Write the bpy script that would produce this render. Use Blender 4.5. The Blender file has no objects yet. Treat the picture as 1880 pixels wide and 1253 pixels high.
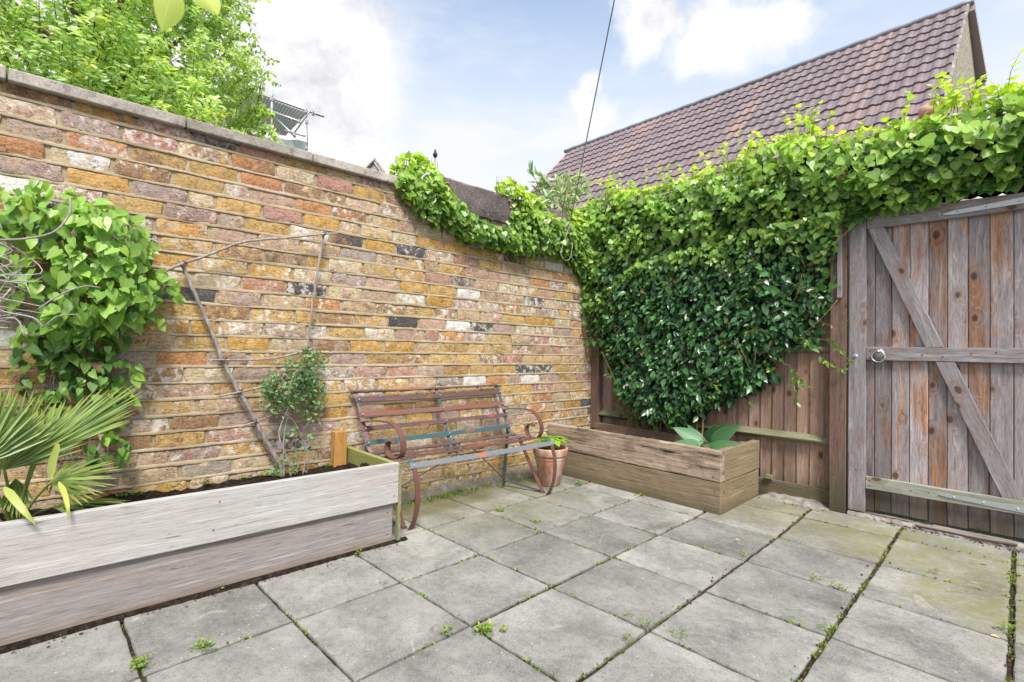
import bpy, math, random
import numpy as np
from math import radians as R, sin, cos, pi
from mathutils import Vector, Matrix

random.seed(11)
rng = np.random.default_rng(7)
C = bpy.context.scene
COL = C.collection

# ------------------------------------------------------------------ camera
CAM = np.array([2.875, -3.63, 1.0])
YAW, PITCH, ROLL, FPX = 47.2724, 1.0691, 1.0888, 923.32
_y, _p, _r = R(YAW), R(PITCH), R(ROLL)
FW = np.array([-sin(_y)*cos(_p), cos(_y)*cos(_p), sin(_p)])
_R0 = np.array([cos(_y), sin(_y), 0.0])
_U0 = np.cross(_R0, FW)
RT = cos(_r)*_R0 + sin(_r)*_U0
UP = -sin(_r)*_R0 + cos(_r)*_U0
cd = bpy.data.cameras.new('camera')
co = bpy.data.objects.new('camera', cd)
COL.objects.link(co)
co.matrix_world = Matrix(((RT[0], UP[0], -FW[0], CAM[0]), (RT[1], UP[1], -FW[1], CAM[1]), (RT[2], UP[2], -FW[2], CAM[2]), (0, 0, 0, 1)))
cd.sensor_width = 36
cd.lens = FPX/1880*36
cd.clip_start = 0.05
cd.clip_end = 2000
cd.dof.use_dof = True
cd.dof.focus_distance = 3.6
cd.dof.aperture_fstop = 7.0
C.camera = co

# ------------------------------------------------------------------ view
C.view_settings.view_transform = 'Standard'
C.view_settings.look = 'None'
C.view_settings.gamma = 1
C.view_settings.exposure = 1.08

# ------------------------------------------------------------------ node helpers
class NT:
    def __init__(s, tree):
        s.t = tree
        s.t.nodes.clear()
    def n(s, typ, ins=None, **kw):
        nd = s.t.nodes.new(typ)
        for k, v in kw.items():
            setattr(nd, k, v)
        if ins:
            for k, v in ins.items():
                s.set(nd, k, v)
        return nd
    def set(s, nd, k, v):
        sock = nd.inputs[k]
        if isinstance(v, bpy.types.NodeSocket):
            s.t.links.new(v, sock)
        elif isinstance(v, bpy.types.Node):
            s.t.links.new(v.outputs[0], sock)
        else:
            if isinstance(v, tuple) and len(v) == 3 and sock.type == 'RGBA':
                v = (*v, 1)
            sock.default_value = v
    def math(s, op, a, b=None, c=None, clamp=False):
        nd = s.n('ShaderNodeMath', operation=op, use_clamp=clamp)
        s.set(nd, 0, a)
        if b is not None: s.set(nd, 1, b)
        if c is not None: s.set(nd, 2, c)
        return nd.outputs[0]
    def vm(s, op, a, b=None, scale=None):
        nd = s.n('ShaderNodeVectorMath', operation=op)
        s.set(nd, 0, a)
        if b is not None: s.set(nd, 1, b)
        if scale is not None: s.set(nd, 'Scale', scale)
        return nd.outputs['Value'] if op in ('DISTANCE', 'DOT_PRODUCT', 'LENGTH') else nd.outputs[0]
    def noise(s, vec, scale, detail=4, rough=0.55, dist=0.0, color=False):
        nd = s.n('ShaderNodeTexNoise')
        s.set(nd, 'Vector', vec)
        nd.inputs['Scale'].default_value = scale
        nd.inputs['Detail'].default_value = detail
        nd.inputs['Roughness'].default_value = rough
        nd.inputs['Distortion'].default_value = dist
        return nd.outputs['Color'] if color else nd.outputs['Fac']
    def voro(s, vec, scale, feature='F1', rnd=1.0):
        nd = s.n('ShaderNodeTexVoronoi', feature=feature)
        s.set(nd, 'Vector', vec)
        nd.inputs['Scale'].default_value = scale
        nd.inputs['Randomness'].default_value = rnd
        return nd
    def ramp(s, fac, stops, interp='LINEAR'):
        nd = s.n('ShaderNodeValToRGB')
        s.set(nd, 'Fac', fac)
        cr = nd.color_ramp
        cr.interpolation = interp
        while len(cr.elements) < len(stops):
            cr.elements.new(0.5)
        for e, (p, c) in zip(cr.elements, stops):
            e.position = p
            e.color = (*c, 1) if isinstance(c, tuple) else (c, c, c, 1)
        return nd.outputs[0]
    def mix(s, fac, a, b, blend='MIX'):
        nd = s.n('ShaderNodeMix', data_type='RGBA', blend_type=blend)
        s.set(nd, 0, fac)
        s.set(nd, 6, a)
        s.set(nd, 7, b)
        return nd.outputs[2]
    def rng(s, v, a, b, c=0.0, d=1.0, smooth=True):
        nd = s.n('ShaderNodeMapRange', interpolation_type='SMOOTHSTEP' if smooth else 'LINEAR')
        s.set(nd, 0, v)
        nd.inputs[1].default_value = a
        nd.inputs[2].default_value = b
        nd.inputs[3].default_value = c
        nd.inputs[4].default_value = d
        return nd.outputs[0]
    def map(s, vec, scale=(1, 1, 1), loc=(0, 0, 0)):
        nd = s.n('ShaderNodeMapping')
        s.set(nd, 'Vector', vec)
        nd.inputs['Scale'].default_value = scale
        nd.inputs['Location'].default_value = loc
        return nd.outputs[0]
    def attr(s, name):
        return s.n('ShaderNodeAttribute', attribute_name=name)
    def sep(s, v):
        return s.n('ShaderNodeSeparateXYZ', {0: v})

# ------------------------------------------------------------------ world: daylight sky with cumulus
SUN_EL, SUN_ROT = R(54), R(118)      # high soft sun to the right of the yard
w = bpy.data.worlds.new('World')
C.world = w
w.use_nodes = True
t = NT(w.node_tree)
sky = t.n('ShaderNodeTexSky', sky_type='NISHITA', sun_disc=False, sun_elevation=SUN_EL, sun_rotation=SUN_ROT)
sky.air_density = 1.0
sky.dust_density = 1.2
sky.ozone_density = 1.0
gen = t.n('ShaderNodeTexCoord').outputs['Generated']
n1 = t.noise(gen, 5.0, 6, 0.62, color=True)
n2 = t.noise(gen, 24.0, 5, 0.6, color=True)
warp = t.vm('ADD', t.vm('SCALE', t.vm('SUBTRACT', n1, (0.5, 0.5, 0.5)), scale=0.16), t.vm('SCALE', t.vm('SUBTRACT', n2, (0.5, 0.5, 0.5)), scale=0.035))
wv = t.vm('ADD', gen, warp)
CL = [((-0.80, 0.27, 0.53), 0.13), ((-0.81, 0.33, 0.46), 0.13), ((-0.86, 0.27, 0.43), 0.12), ((-0.78, 0.22, 0.58), 0.10), ((-0.90, 0.19, 0.38), 0.12), ((-0.86, 0.36, 0.37), 0.09),
      ((-0.46, 0.70, 0.555), 0.050), ((-0.42, 0.72, 0.56), 0.030), ((-0.38, 0.77, 0.515), 0.062), ((-0.33, 0.80, 0.495), 0.055), ((-0.285, 0.82, 0.49), 0.045), ((-0.55, 0.70, 0.44), 0.035), ((-0.56, 0.69, 0.47), 0.03),
      ((0.5, 0.6, 0.6), 0.3), ((0.8, -0.2, 0.55), 0.35), ((-0.5, -0.75, 0.45), 0.35), ((0.2, -0.85, 0.5), 0.3), ((0.0, 0.05, 1.0), 0.25), ((0.75, 0.6, 0.3), 0.3), ((-0.95, -0.2, 0.5), 0.3)]
acc = None
for d, r in CL:
    l = math.sqrt(sum(c*c for c in d))
    dd = t.vm('DISTANCE', wv, tuple(c/l for c in d))
    m = t.rng(dd, r*1.38, r*0.50)
    acc = m if acc is None else t.math('MAXIMUM', acc, m)
z = t.sep(gen).outputs[2]
haze = t.rng(z, 0.66, 0.26, 0.10, 1.0, smooth=True)
wisp = t.math('MULTIPLY', t.rng(t.noise(t.map(gen, (1, 1, 3.5)), 3.2, 5, 0.6), 0.42, 0.75), 0.35)
hz = t.math('ADD', haze, t.math('MULTIPLY', wisp, 1.0), clamp=True)
shade = t.noise(t.map(wv, (1, 1, 1.6), (0, 0, .6)), 4.2, 5, 0.6)
ccol = t.ramp(shade, [(0.28, (3.3, 3.35, 3.6)), (0.38, (4.5, 4.5, 4.7)), (0.48, (5.6, 5.55, 5.6)), (0.8, (6.0, 5.9, 5.9))])
skycol = t.mix(1.0, sky.outputs[0], (1.75, 1.68, 1.55), 'MULTIPLY')
c1 = t.mix(hz, skycol, (4.9, 5.05, 5.3))
c2 = t.mix(acc, c1, ccol)
bg = t.n('ShaderNodeBackground', {'Color': c2, 'Strength': 0.092})
t.n('ShaderNodeOutputWorld', {'Surface': bg})

# ------------------------------------------------------------------ sun (soft, through thin cloud)
sl = bpy.data.lights.new('sun', 'SUN')
sl.energy = 2.6
sl.angle = R(16)
sl.color = (1.0, 0.95, 0.87)
so = bpy.data.objects.new('sun', sl)
COL.objects.link(so)
_az = SUN_ROT
sd = Vector((sin(_az)*cos(SUN_EL), cos(_az)*cos(SUN_EL), sin(SUN_EL)))
so.rotation_euler = sd.to_track_quat('Z', 'Y').to_euler()
so.location = sd*20

# ------------------------------------------------------------------ geometry helpers
FA = R(2.5)
FD = np.array([cos(FA), sin(FA), 0.0])          # along the fence
FN = np.array([sin(FA), -cos(FA), 0.0])         # out of the fence, into the yard
def fpt(u, off, z):
    return FD*u + FN*off + np.array([0, 0, z])
def ray(x, y):
    return FW + RT*(x-940)/FPX - UP*(y-626.5)/FPX
def at_wall(x, y, X=0.0):
    d = ray(x, y); return CAM + d*(X-CAM[0])/d[0]
def at_z(x, y, z=0.0):
    d = ray(x, y); return CAM + d*(z-1.0)/d[2]
def at_fence(x, y, off=0.0):
    d = ray(x, y); return CAM + d*((off-CAM@FN)/(d@FN))
def at_dist(x, y, s):
    return CAM + ray(x, y)*s

def mesh_obj(name, verts, faces, mats, parent=None, midx=None, attrs=None, smooth=True, uvs=None):
    me = bpy.data.meshes.new(name)
    me.from_pydata([tuple(v) for v in verts] if not isinstance(verts, np.ndarray) else verts.tolist(), [], faces)
    if not isinstance(mats, (list, tuple)):
        mats = [mats]
    for m in mats:
        me.materials.append(m)
    if midx is not None:
        me.polygons.foreach_set('material_index', np.array(midx, dtype=np.int32))
    if attrs:
        for k, v in attrs.items():
            a = me.color_attributes.new(k, 'FLOAT_COLOR', 'POINT')
            v = np.asarray(v, dtype=np.float32)
            if v.shape[1] == 3:
                v = np.concatenate([v, np.ones((len(v), 1), np.float32)], 1)
            a.data.foreach_set('color', v.ravel())
    if smooth:
        me.polygons.foreach_set('use_smooth', np.ones(len(me.polygons), dtype=bool))
    me.update()
    o = bpy.data.objects.new(name, me)
    COL.objects.link(o)
    if parent is not None:
        o.parent = parent
        o.matrix_parent_inverse = parent.matrix_basis.inverted()
    return o

def thing(name, label, cat, loc=(0, 0, 0), group=None):
    o = bpy.data.objects.new(name, None)
    o.empty_display_size = 0.1
    COL.objects.link(o)
    o.location = loc
    o['label'] = label
    o['category'] = cat
    if group: o['group'] = group
    return o
def tag(o, label, cat, group=None, kind=None):
    o['label'] = label
    o['category'] = cat
    if group: o['group'] = group
    if kind: o['kind'] = kind
    return o
def struct(o):
    o['kind'] = 'structure'
    return o

class MB:
    def __init__(s):
        s.v = []; s.f = []; s.t = []; s.m = []; s.pieces = []
        s.tint = (0.5, 0.5, 0.5)
        s.mi = 0
    def add(s, vs, fs, tint=None):
        b = len(s.v)
        s.v += [tuple(map(float, v)) for v in vs]
        s.f += [tuple(i+b for i in f) for f in fs]
        s.t += [tint or s.tint]*len(vs)
        s.m += [s.mi]*len(fs)
        s.pieces.append((b, len(s.v), len(s.f)-len(fs), len(s.f)))
    def each(s, name, mats, parent, smooth=True):
        for (v0, v1, f0, f1) in s.pieces:
            o = mesh_obj(name, s.v[v0:v1], [tuple(i-v0 for i in f) for f in s.f[f0:f1]], mats, parent, None, {'tint': s.t[v0:v1]}, smooth)
    def box(s, lo, hi, tint=None):
        x0, y0, z0 = lo; x1, y1, z1 = hi
        s.add([(x0, y0, z0), (x1, y0, z0), (x1, y1, z0), (x0, y1, z0), (x0, y0, z1), (x1, y0, z1), (x1, y1, z1), (x0, y1, z1)],
              [(0, 3, 2, 1), (4, 5, 6, 7), (0, 1, 5, 4), (1, 2, 6, 5), (2, 3, 7, 6), (3, 0, 4, 7)], tint)
    def tube(s, pts, rad, n=8, tint=None, cap=True):
        pts = [Vector(p) for p in pts]
        k = len(pts)
        if not hasattr(rad, '__len__'): rad = [rad]*k
        ref = None
        vs = []
        for i, p in enumerate(pts):
            d = (pts[min(i+1, k-1)]-pts[max(i-1, 0)]).normalized()
            if ref is None:
                ref = d.orthogonal().normalized()
            ref = (ref - d*ref.dot(d)).normalized()
            b = d.cross(ref)
            for j in range(n):
                a = 2*pi*j/n
                vs.append(p + (ref*cos(a)+b*sin(a))*rad[i])
        fs = []
        for i in range(k-1):
            for j in range(n):
                a = i*n+j; b = i*n+(j+1) % n
                fs.append((a, b, b+n, a+n))
        if cap:
            fs.append(tuple(range(n-1, -1, -1)))
            fs.append(tuple(range((k-1)*n, k*n)))
        s.add(vs, fs, tint)
    def strap(s, pts, wdir, width, th, tint=None):
        """flat bar: pts in the bending plane, wdir across the bar"""
        pts = [Vector(p) for p in pts]
        wd = Vector(wdir).normalized()*width/2
        k = len(pts)
        vs = []
        for i, p in enumerate(pts):
            d = (pts[min(i+1, k-1)]-pts[max(i-1, 0)]).normalized()
            n = d.cross(wd).normalized()*th/2
            vs += [p-wd-n, p+wd-n, p+wd+n, p-wd+n]
        fs = []
        for i in range(k-1):
            for j in range(4):
                a = i*4+j; b = i*4+(j+1) % 4
                fs.append((a, b, b+4, a+4))
        fs.append((3, 2, 1, 0)); fs.append(tuple(range((k-1)*4, k*4)))
        s.add(vs, fs, tint)
    def build(s, name, mats, parent=None, smooth=False, bevel=0.0):
        o = mesh_obj(name, s.v, s.f, mats, parent, s.m, {'tint': s.t}, smooth)
        if bevel:
            b = o.modifiers.new('b', 'BEVEL'); b.width = bevel; b.segments = 2; b.limit_method = 'ANGLE'; b.angle_limit = R(50)
        return o

def spline(pts, n=6):
    """Catmull-Rom through pts"""
    P = [np.array(p, float) for p in pts]
    P = [2*P[0]-P[1]] + P + [2*P[-1]-P[-2]]
    out = []
    for i in range(1, len(P)-2):
        for k in range(n):
            u = k/n
            out.append(0.5*((2*P[i]) + (-P[i-1]+P[i+1])*u + (2*P[i-1]-5*P[i]+4*P[i+1]-P[i+2])*u*u + (-P[i-1]+3*P[i]-3*P[i+1]+P[i+2])*u**3))
    out.append(P[-2])
    return out

def plank(name, mat, parent, p0, p1, wdir, w, th, bevel=0.003, tint=None, wob=0.0015, seg=None, taper=None):
    """a sawn board whose own Z axis runs along the grain"""
    p0 = Vector(p0); p1 = Vector(p1)
    zax = (p1-p0); L = zax.length; zax.normalize()
    x = Vector(wdir); x = (x-zax*x.dot(zax)).normalized()
    y = zax.cross(x)
    seg = seg or max(2, int(L/0.12))
    vs = []; fs = []
    nx = 4
    for i in range(seg+1):
        zz = L*i/seg
        ww = w
        row = []
        for (sx, sy) in [(-.5, -.5), (-.17, -.5), (.17, -.5), (.5, -.5), (.5, .5), (.17, .5), (-.17, .5), (-.5, .5)]:
            vs.append((sx*ww+random.uniform(-wob, wob), sy*th+random.uniform(-wob, wob)*.5, zz))
    n = 8
    for i in range(seg):
        for j in range(n):
            a = i*n+j; b = i*n+(j+1) % n
            fs.append((a, b, b+n, a+n))
    fs.append(tuple(range(n-1, -1, -1))); fs.append(tuple(range(seg*n, seg*n+n)))
    tt = tint or (random.random(), random.random(), random.random())
    o = mesh_obj(name, vs, fs, mat, None, None, {'tint': [tt]*len(vs)}, False)
    M = Matrix.Translation(p0) @ Matrix((x, y, zax)).transposed().to_4x4()
    o.matrix_world = M
    if parent is not None:
        o.parent = parent
        o.matrix_parent_inverse = parent.matrix_basis.inverted()
    if bevel:
        b = o.modifiers.new('b', 'BEVEL'); b.width = bevel; b.segments = 2; b.limit_method = 'ANGLE'; b.angle_limit = R(50)
    return o

# ------------------------------------------------------------------ materials
def newmat(name):
    m = bpy.data.materials.new(name)
    m.use_nodes = True
    t = NT(m.node_tree)
    out = t.n('ShaderNodeOutputMaterial')
    p = t.n('ShaderNodeBsdfPrincipled')
    t.t.links.new(p.outputs[0], out.inputs['Surface'])
    return m, t, p, out
def setbump(t, p, h, strength=0.4, dist=0.01):
    b = t.n('ShaderNodeBump', {'Height': h, 'Strength': strength, 'Distance': dist})
    t.set(p, 'Normal', b.outputs[0])

def wood(name, cols, patch=None, patch_amt=0.5, patch_scale=2.2, knots=True, rough=0.85, crack=0.5, cks=1.0, green=None, green_lo=0.0, green_hi=0.3, fine=1.0, bump=0.5, dark=0.35, var=0.5, spec=0.25):
    m, t, p, out = newmat(name)
    tc = t.n('ShaderNodeTexCoord')
    tint = t.attr('tint').outputs['Color']
    ts = t.n('ShaderNodeSeparateColor', {0: tint})
    ob = tc.outputs['Object']
    off = t.vm('SCALE', tint, scale=9.0)
    v = t.vm('ADD', ob, off)
    v = t.vm('ADD', v, t.vm('SCALE', t.vm('SUBTRACT', t.noise(v, 5.0, 2, color=True), (.5, .5, .5)), scale=0.025 if knots else 0.006))
    kn = t.voro(t.map(v, (10, 10, 6.5)), 1.0)
    ksel = t.rng(t.n('ShaderNodeSeparateColor', {0: kn.outputs['Color']}).outputs[0], 0.50, 0.52)
    kd = t.math('ADD', kn.outputs['Distance'], t.math('MULTIPLY', ksel, 2.0))
    km = t.rng(kd, 0.20, 0.11) if knots else 0.0
    kr = t.rng(kd, 0.50, 0.1) if knots else 0.0
    kv = t.vm('ADD', t.map(v, (30, 30, 1.6) if knots else (85, 85, 3.0)), t.vm('SCALE', (1, 1, 0), scale=t.math('MULTIPLY', kr, 2.4) if knots else 0.0))
    g = t.noise(kv, 1.0, 4, 0.6, 1.2 if knots else 0.35)
    rings = t.math('SINE', t.math('MULTIPLY', g, 26.0))
    rings = t.math('MULTIPLY_ADD', rings, 0.5, 0.5)
    fib = t.noise(t.map(v, (300*fine, 300*fine, 15)), 1.0, 3, 0.7)
    fib2 = t.noise(t.map(v, (110*fine, 110*fine, 5)), 1.0, 4, 0.65)
    base = t.ramp(t.math('ADD', t.math('MULTIPLY', g, 0.65), t.math('MULTIPLY', fib2, 0.35)), [(0.3, cols[0]), (0.5, cols[1]), (0.68, cols[2])])
    c = base
    if patch:
        pm = t.noise(t.map(v, (patch_scale*6.5, patch_scale*6.5, patch_scale*1.0)), 1.0, 5, 0.65, 0.5)
        pm = t.math('ADD', pm, t.math('MULTIPLY', t.math('SUBTRACT', ts.outputs[1], 0.5), 0.12))
        pm = t.math('MULTIPLY', t.rng(pm, 0.47, 0.66), patch_amt)
        c = t.mix(pm, c, t.mix(t.rng(g, 0.35, 0.65), patch[0], patch[1]))
    c = t.mix(t.math('MULTIPLY', rings, 0.22), c, t.mix(1.0, c, (0.45, 0.4, 0.36), 'MULTIPLY'))
    c = t.mix(t.math('MULTIPLY', t.rng(fib, 0.52, 0.35), 0.55), c, t.mix(1.0, c, (dark, dark, dark), 'MULTIPLY'))
    ck = t.noise(t.map(v, (130*cks, 130*cks, 6*cks), (3, 1, 2)), 1.0, 3, 0.6, 0.4)
    ckm = t.math('MULTIPLY', t.math('MULTIPLY', t.rng(ck, 0.37, 0.30), t.rng(t.noise(t.map(v, (9, 9, 4)), 1.0, 3), 0.42, 0.60)), crack)
    c = t.mix(ckm, c, (0.02, 0.017, 0.015))
    if knots:
        c = t.mix(t.math('MULTIPLY', km, 0.85), c, (0.05, 0.03, 0.022))
        c = t.mix(t.math('MULTIPLY', t.math('SUBTRACT', kr, km), 0.45), c, (0.22, 0.11, 0.055))
    br = t.math('MULTIPLY_ADD', t.math('SUBTRACT', ts.outputs[0], 0.5), var, 1.0)
    c = t.mix(1.0, c, t.n('ShaderNodeCombineColor', {0: br, 1: br, 2: br}), 'MULTIPLY')
    if green:
        gz = t.sep(t.n('ShaderNodeNewGeometry').outputs['Position']).outputs[2]
        gn = t.math('ADD', gz, t.math('MULTIPLY', t.math('SUBTRACT', t.noise(t.map(v, (6, 6, 3)), 1.0, 4), .5), 0.5*(green_hi-green_lo)))
        c = t.mix(t.math('MULTIPLY', t.rng(gn, green_hi, green_lo), 0.8), c, green)
    t.set(p, 'Base Color', c)
    p.inputs['Roughness'].default_value = rough
    p.inputs['Specular IOR Level'].default_value = spec
    h = t.math('SUBTRACT', t.math('ADD', t.math('MULTIPLY', fib, 0.5), t.math('MULTIPLY', rings, 0.3)), t.math('MULTIPLY', ckm, 1.5))
    setbump(t, p, h, bump, 0.003)
    return m

M_GATE = wood('gate_wood', [(0.17, 0.15, 0.165), (0.32, 0.285, 0.30), (0.48, 0.445, 0.46)], patch=((0.22, 0.10, 0.055), (0.46, 0.245, 0.13)), patch_amt=0.85, patch_scale=1.7, green=(0.045, 0.042, 0.028), green_lo=0.12, green_hi=0.24, dark=0.3, var=0.7)
M_GATEF = wood('gate_frame_wood', [(0.18, 0.168, 0.185), (0.29, 0.272, 0.295), (0.42, 0.40, 0.42)], patch=((0.20, 0.13, 0.12), (0.33, 0.24, 0.22)), patch_amt=0.5, green=(0.17, 0.15, 0.10), green_lo=0.0, green_hi=0.12, dark=0.35, var=0.35)
M_GRAIL = wood('gate_rail_green_wood', [(0.22, 0.23, 0.20), (0.33, 0.34, 0.30), (0.44, 0.45, 0.40)], patch=((0.20, 0.23, 0.13), (0.32, 0.35, 0.22)), patch_amt=0.6, dark=0.4, var=0.2)
M_FENCE = wood('fence_wood', [(0.16, 0.10, 0.075), (0.29, 0.19, 0.145), (0.41, 0.295, 0.235)], patch=((0.24, 0.20, 0.19), (0.38, 0.33, 0.31)), patch_amt=0.6, green=(0.08, 0.08, 0.04), green_lo=0.05, green_hi=0.25, dark=0.35, var=0.6)
M_POST = wood('post_wood', [(0.11, 0.07, 0.055), (0.19, 0.125, 0.10), (0.27, 0.19, 0.155)], patch=((0.17, 0.11, 0.08), (0.30, 0.20, 0.15)), patch_amt=0.5, green=(0.055, 0.06, 0.03), green_lo=0.05, green_hi=0.4, dark=0.4, var=0.2)
M_FRAIL = wood('fence_rail_wood', [(0.16, 0.17, 0.09), (0.25, 0.26, 0.16), (0.34, 0.33, 0.22)], patch=((0.16, 0.11, 0.08), (0.25, 0.18, 0.12)), patch_amt=0.5, dark=0.4, var=0.2)
M_GRAVEL = wood('gravel_board_wood', [(0.07, 0.065, 0.04), (0.12, 0.11, 0.065), (0.18, 0.155, 0.10)], dark=0.4, var=0.2)
M_WHITE = wood('bleached_board', [(0.35, 0.345, 0.34), (0.485, 0.48, 0.475), (0.575, 0.57, 0.57)], patch=((0.36, 0.30, 0.28), (0.52, 0.44, 0.40)), patch_amt=0.35, patch_scale=1.0, knots=False, crack=0.8, dark=0.62, var=0.1, bump=0.45)
M_MAUVE = wood('weathered_board', [(0.19, 0.168, 0.165), (0.305, 0.278, 0.272), (0.42, 0.39, 0.385)], patch=((0.20, 0.13, 0.10), (0.36, 0.27, 0.225)), patch_amt=0.5, patch_scale=1.0, knots=False, crack=0.9, green=(0.20, 0.14, 0.09), green_lo=-0.02, green_hi=0.06, dark=0.5, var=0.1, bump=0.45)
M_TAN = wood('old_tan_board', [(0.20, 0.14, 0.10), (0.50, 0.385, 0.29), (0.66, 0.545, 0.44)], patch=((0.07, 0.06, 0.055), (0.26, 0.19, 0.14)), patch_amt=0.85, patch_scale=2.2, knots=False, crack=1.0, cks=0.42, green=(0.16, 0.15, 0.08), green_lo=0.0, green_hi=0.06, dark=0.35, var=0.15, bump=0.9)
M_TAN2 = wood('old_brown_board', [(0.15, 0.11, 0.07), (0.28, 0.215, 0.14), (0.40, 0.315, 0.22)], patch=((0.17, 0.15, 0.08), (0.30, 0.24, 0.15)), patch_amt=0.6, patch_scale=1.6, knots=False, crack=0.4, green=(0.11, 0.095, 0.055), green_lo=0.0, green_hi=0.1, dark=0.45, var=0.15)
M_INNER = wood('green_inner_board', [(0.20, 0.21, 0.06), (0.30, 0.31, 0.10), (0.38, 0.37, 0.15)], knots=False, crack=0.2, dark=0.6, var=0.1)
M_STUB = wood('orange_post_wood', [(0.30, 0.15, 0.04), (0.45, 0.24, 0.075), (0.58, 0.34, 0.13)], knots=True, crack=0.5, dark=0.5, var=0.1)
M_STICK = wood('bare_stick', [(0.17, 0.14, 0.13), (0.33, 0.29, 0.275), (0.50, 0.46, 0.45)], knots=False, crack=0.2, fine=0.6, dark=0.5, var=0.1)
M_BARK = wood('bark', [(0.07, 0.055, 0.04), (0.14, 0.11, 0.08), (0.23, 0.185, 0.14)], knots=False, crack=0.5, fine=0.4, dark=0.5)

def m_brick():
    m, t, p, out = newmat('stock_brick')
    ob = t.n('ShaderNodeTexCoord').outputs['Object']
    ca = t.attr('ca').outputs['Color']; cb = t.attr('cb').outputs['Color']
    rn = t.attr('rn').outputs['Color']
    rs = t.n('ShaderNodeSeparateColor', {0: rn})
    v = t.vm('ADD', ob, t.vm('SCALE', rn, scale=5.0))
    big = t.noise(v, 13.0, 5, 0.65, 0.6)
    mfac = t.rng(t.math('ADD', big, t.math('MULTIPLY', t.math('SUBTRACT', rs.outputs[0], .5), 0.2)), 0.47, 0.60)
    c = t.mix(mfac, ca, cb)
    med = t.noise(t.map(v, (1, 1, 1.8)), 55.0, 5, 0.7, 0.3)
    c = t.mix(t.math('MULTIPLY', t.rng(med, 0.54, 0.34), 0.8), c, t.mix(1.0, c, (0.52, 0.46, 0.42), 'MULTIPLY'))
    c = t.mix(t.math('MULTIPLY', t.rng(med, 0.58, 0.74), 0.5), c, (0.72, 0.66, 0.58))
    cr = t.voro(t.vm('ADD', t.map(v, (1, 1, 1.9)), t.vm('SCALE', t.vm('SUBTRACT', t.noise(v, 40.0, 3, color=True), (.5, .5, .5)), scale=0.03)), 42.0, 'DISTANCE_TO_EDGE').outputs[0]
    crm = t.math('MULTIPLY', t.rng(cr, 0.06, 0.0), t.rng(t.noise(v, 15.0, 3, 0.6), 0.50, 0.62))
    c = t.mix(t.math('MULTIPLY', crm, 0.65), c, t.mix(1.0, c, (0.28, 0.22, 0.20), 'MULTIPLY'))
    pt = t.noise(v, 30.0, 4, 0.8, 0.8)
    c = t.mix(t.math('MULTIPLY', t.rng(pt, 0.60, 0.67), 0.7), c, t.mix(1.0, cb, (1.15, 1.0, 0.85), 'MULTIPLY'))
    c = t.mix(t.math('MULTIPLY', t.rng(pt, 0.40, 0.33), 0.6), c, t.mix(1.0, ca, (0.62, 0.55, 0.5), 'MULTIPLY'))
    # lime bloom
    bl = t.noise(v, 26.0, 5, 0.7, 0.4)
    c = t.mix(t.math('MULTIPLY', t.rng(t.math('ADD', bl, t.math('MULTIPLY', rs.outputs[1], 0.24)), 0.69, 0.80), 0.75), c, (0.72, 0.69, 0.65))
    # black pits
    pit = t.voro(v, 95.0).outputs['Distance']
    pm = t.math('MULTIPLY', t.rng(pit, 0.24, 0.12), t.rng(t.noise(v, 18.0, 3), 0.50, 0.62))
    c = t.mix(pm, c, (0.03, 0.022, 0.02))
    gr = t.noise(ob, 1.6, 5, 0.65)
    c = t.mix(t.math('MULTIPLY', t.rng(gr, 0.52, 0.30), 0.30), c, t.mix(1.0, c, (0.62, 0.58, 0.55), 'MULTIPLY'))
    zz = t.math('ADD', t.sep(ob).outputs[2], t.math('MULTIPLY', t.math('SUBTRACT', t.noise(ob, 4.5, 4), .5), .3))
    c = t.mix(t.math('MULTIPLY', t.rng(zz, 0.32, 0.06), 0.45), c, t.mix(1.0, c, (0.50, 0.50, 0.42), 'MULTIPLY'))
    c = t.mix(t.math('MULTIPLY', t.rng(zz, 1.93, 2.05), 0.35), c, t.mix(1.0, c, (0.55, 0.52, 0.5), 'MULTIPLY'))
    t.set(p, 'Base Color', c)
    p.inputs['Roughness'].default_value = 0.92
    p.inputs['Specular IOR Level'].default_value = 0.2
    fine = t.noise(v, 190.0, 4, 0.7)
    strata = t.noise(t.map(v, (1, 1, 2.6)), 30.0, 6, 0.72, 0.3)
    h = t.math('SUBTRACT', t.math('ADD', t.math('MULTIPLY', strata, 1.0), t.math('MULTIPLY', fine, 0.3)), t.math('ADD', t.math('MULTIPLY', pm, 0.7), t.math('MULTIPLY', crm, 0.5)))
    setbump(t, p, h, 0.8, 0.009)
    return m
M_BRICK = m_brick()

def m_mortar():
    m, t, p, out = newmat('lime_mortar')
    ob = t.n('ShaderNodeTexCoord').outputs['Object']
    n = t.noise(ob, 4.0, 5, 0.6)
    f = t.noise(ob, 160.0, 4, 0.7)
    c = t.ramp(n, [(0.3, (0.28, 0.22, 0.145)), (0.5, (0.39, 0.32, 0.22)), (0.7, (0.49, 0.42, 0.315))])
    c = t.mix(t.rng(f, 0.5, 0.3), c, t.mix(1.0, c, (0.6, 0.55, 0.5), 'MULTIPLY'))
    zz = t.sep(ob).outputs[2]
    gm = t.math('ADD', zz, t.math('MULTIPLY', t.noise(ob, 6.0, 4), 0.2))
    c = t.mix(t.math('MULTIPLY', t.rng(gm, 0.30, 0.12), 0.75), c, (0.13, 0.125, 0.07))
    t.set(p, 'Base Color', c)
    p.inputs['Roughness'].default_value = 0.95
    p.inputs['Specular IOR Level'].default_value = 0.15
    setbump(t, p, t.math('ADD', t.math('MULTIPLY', f, .6), t.noise(ob, 40.0, 4)), 0.6, 0.006)
    return m
M_MORTAR = m_mortar()

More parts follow.
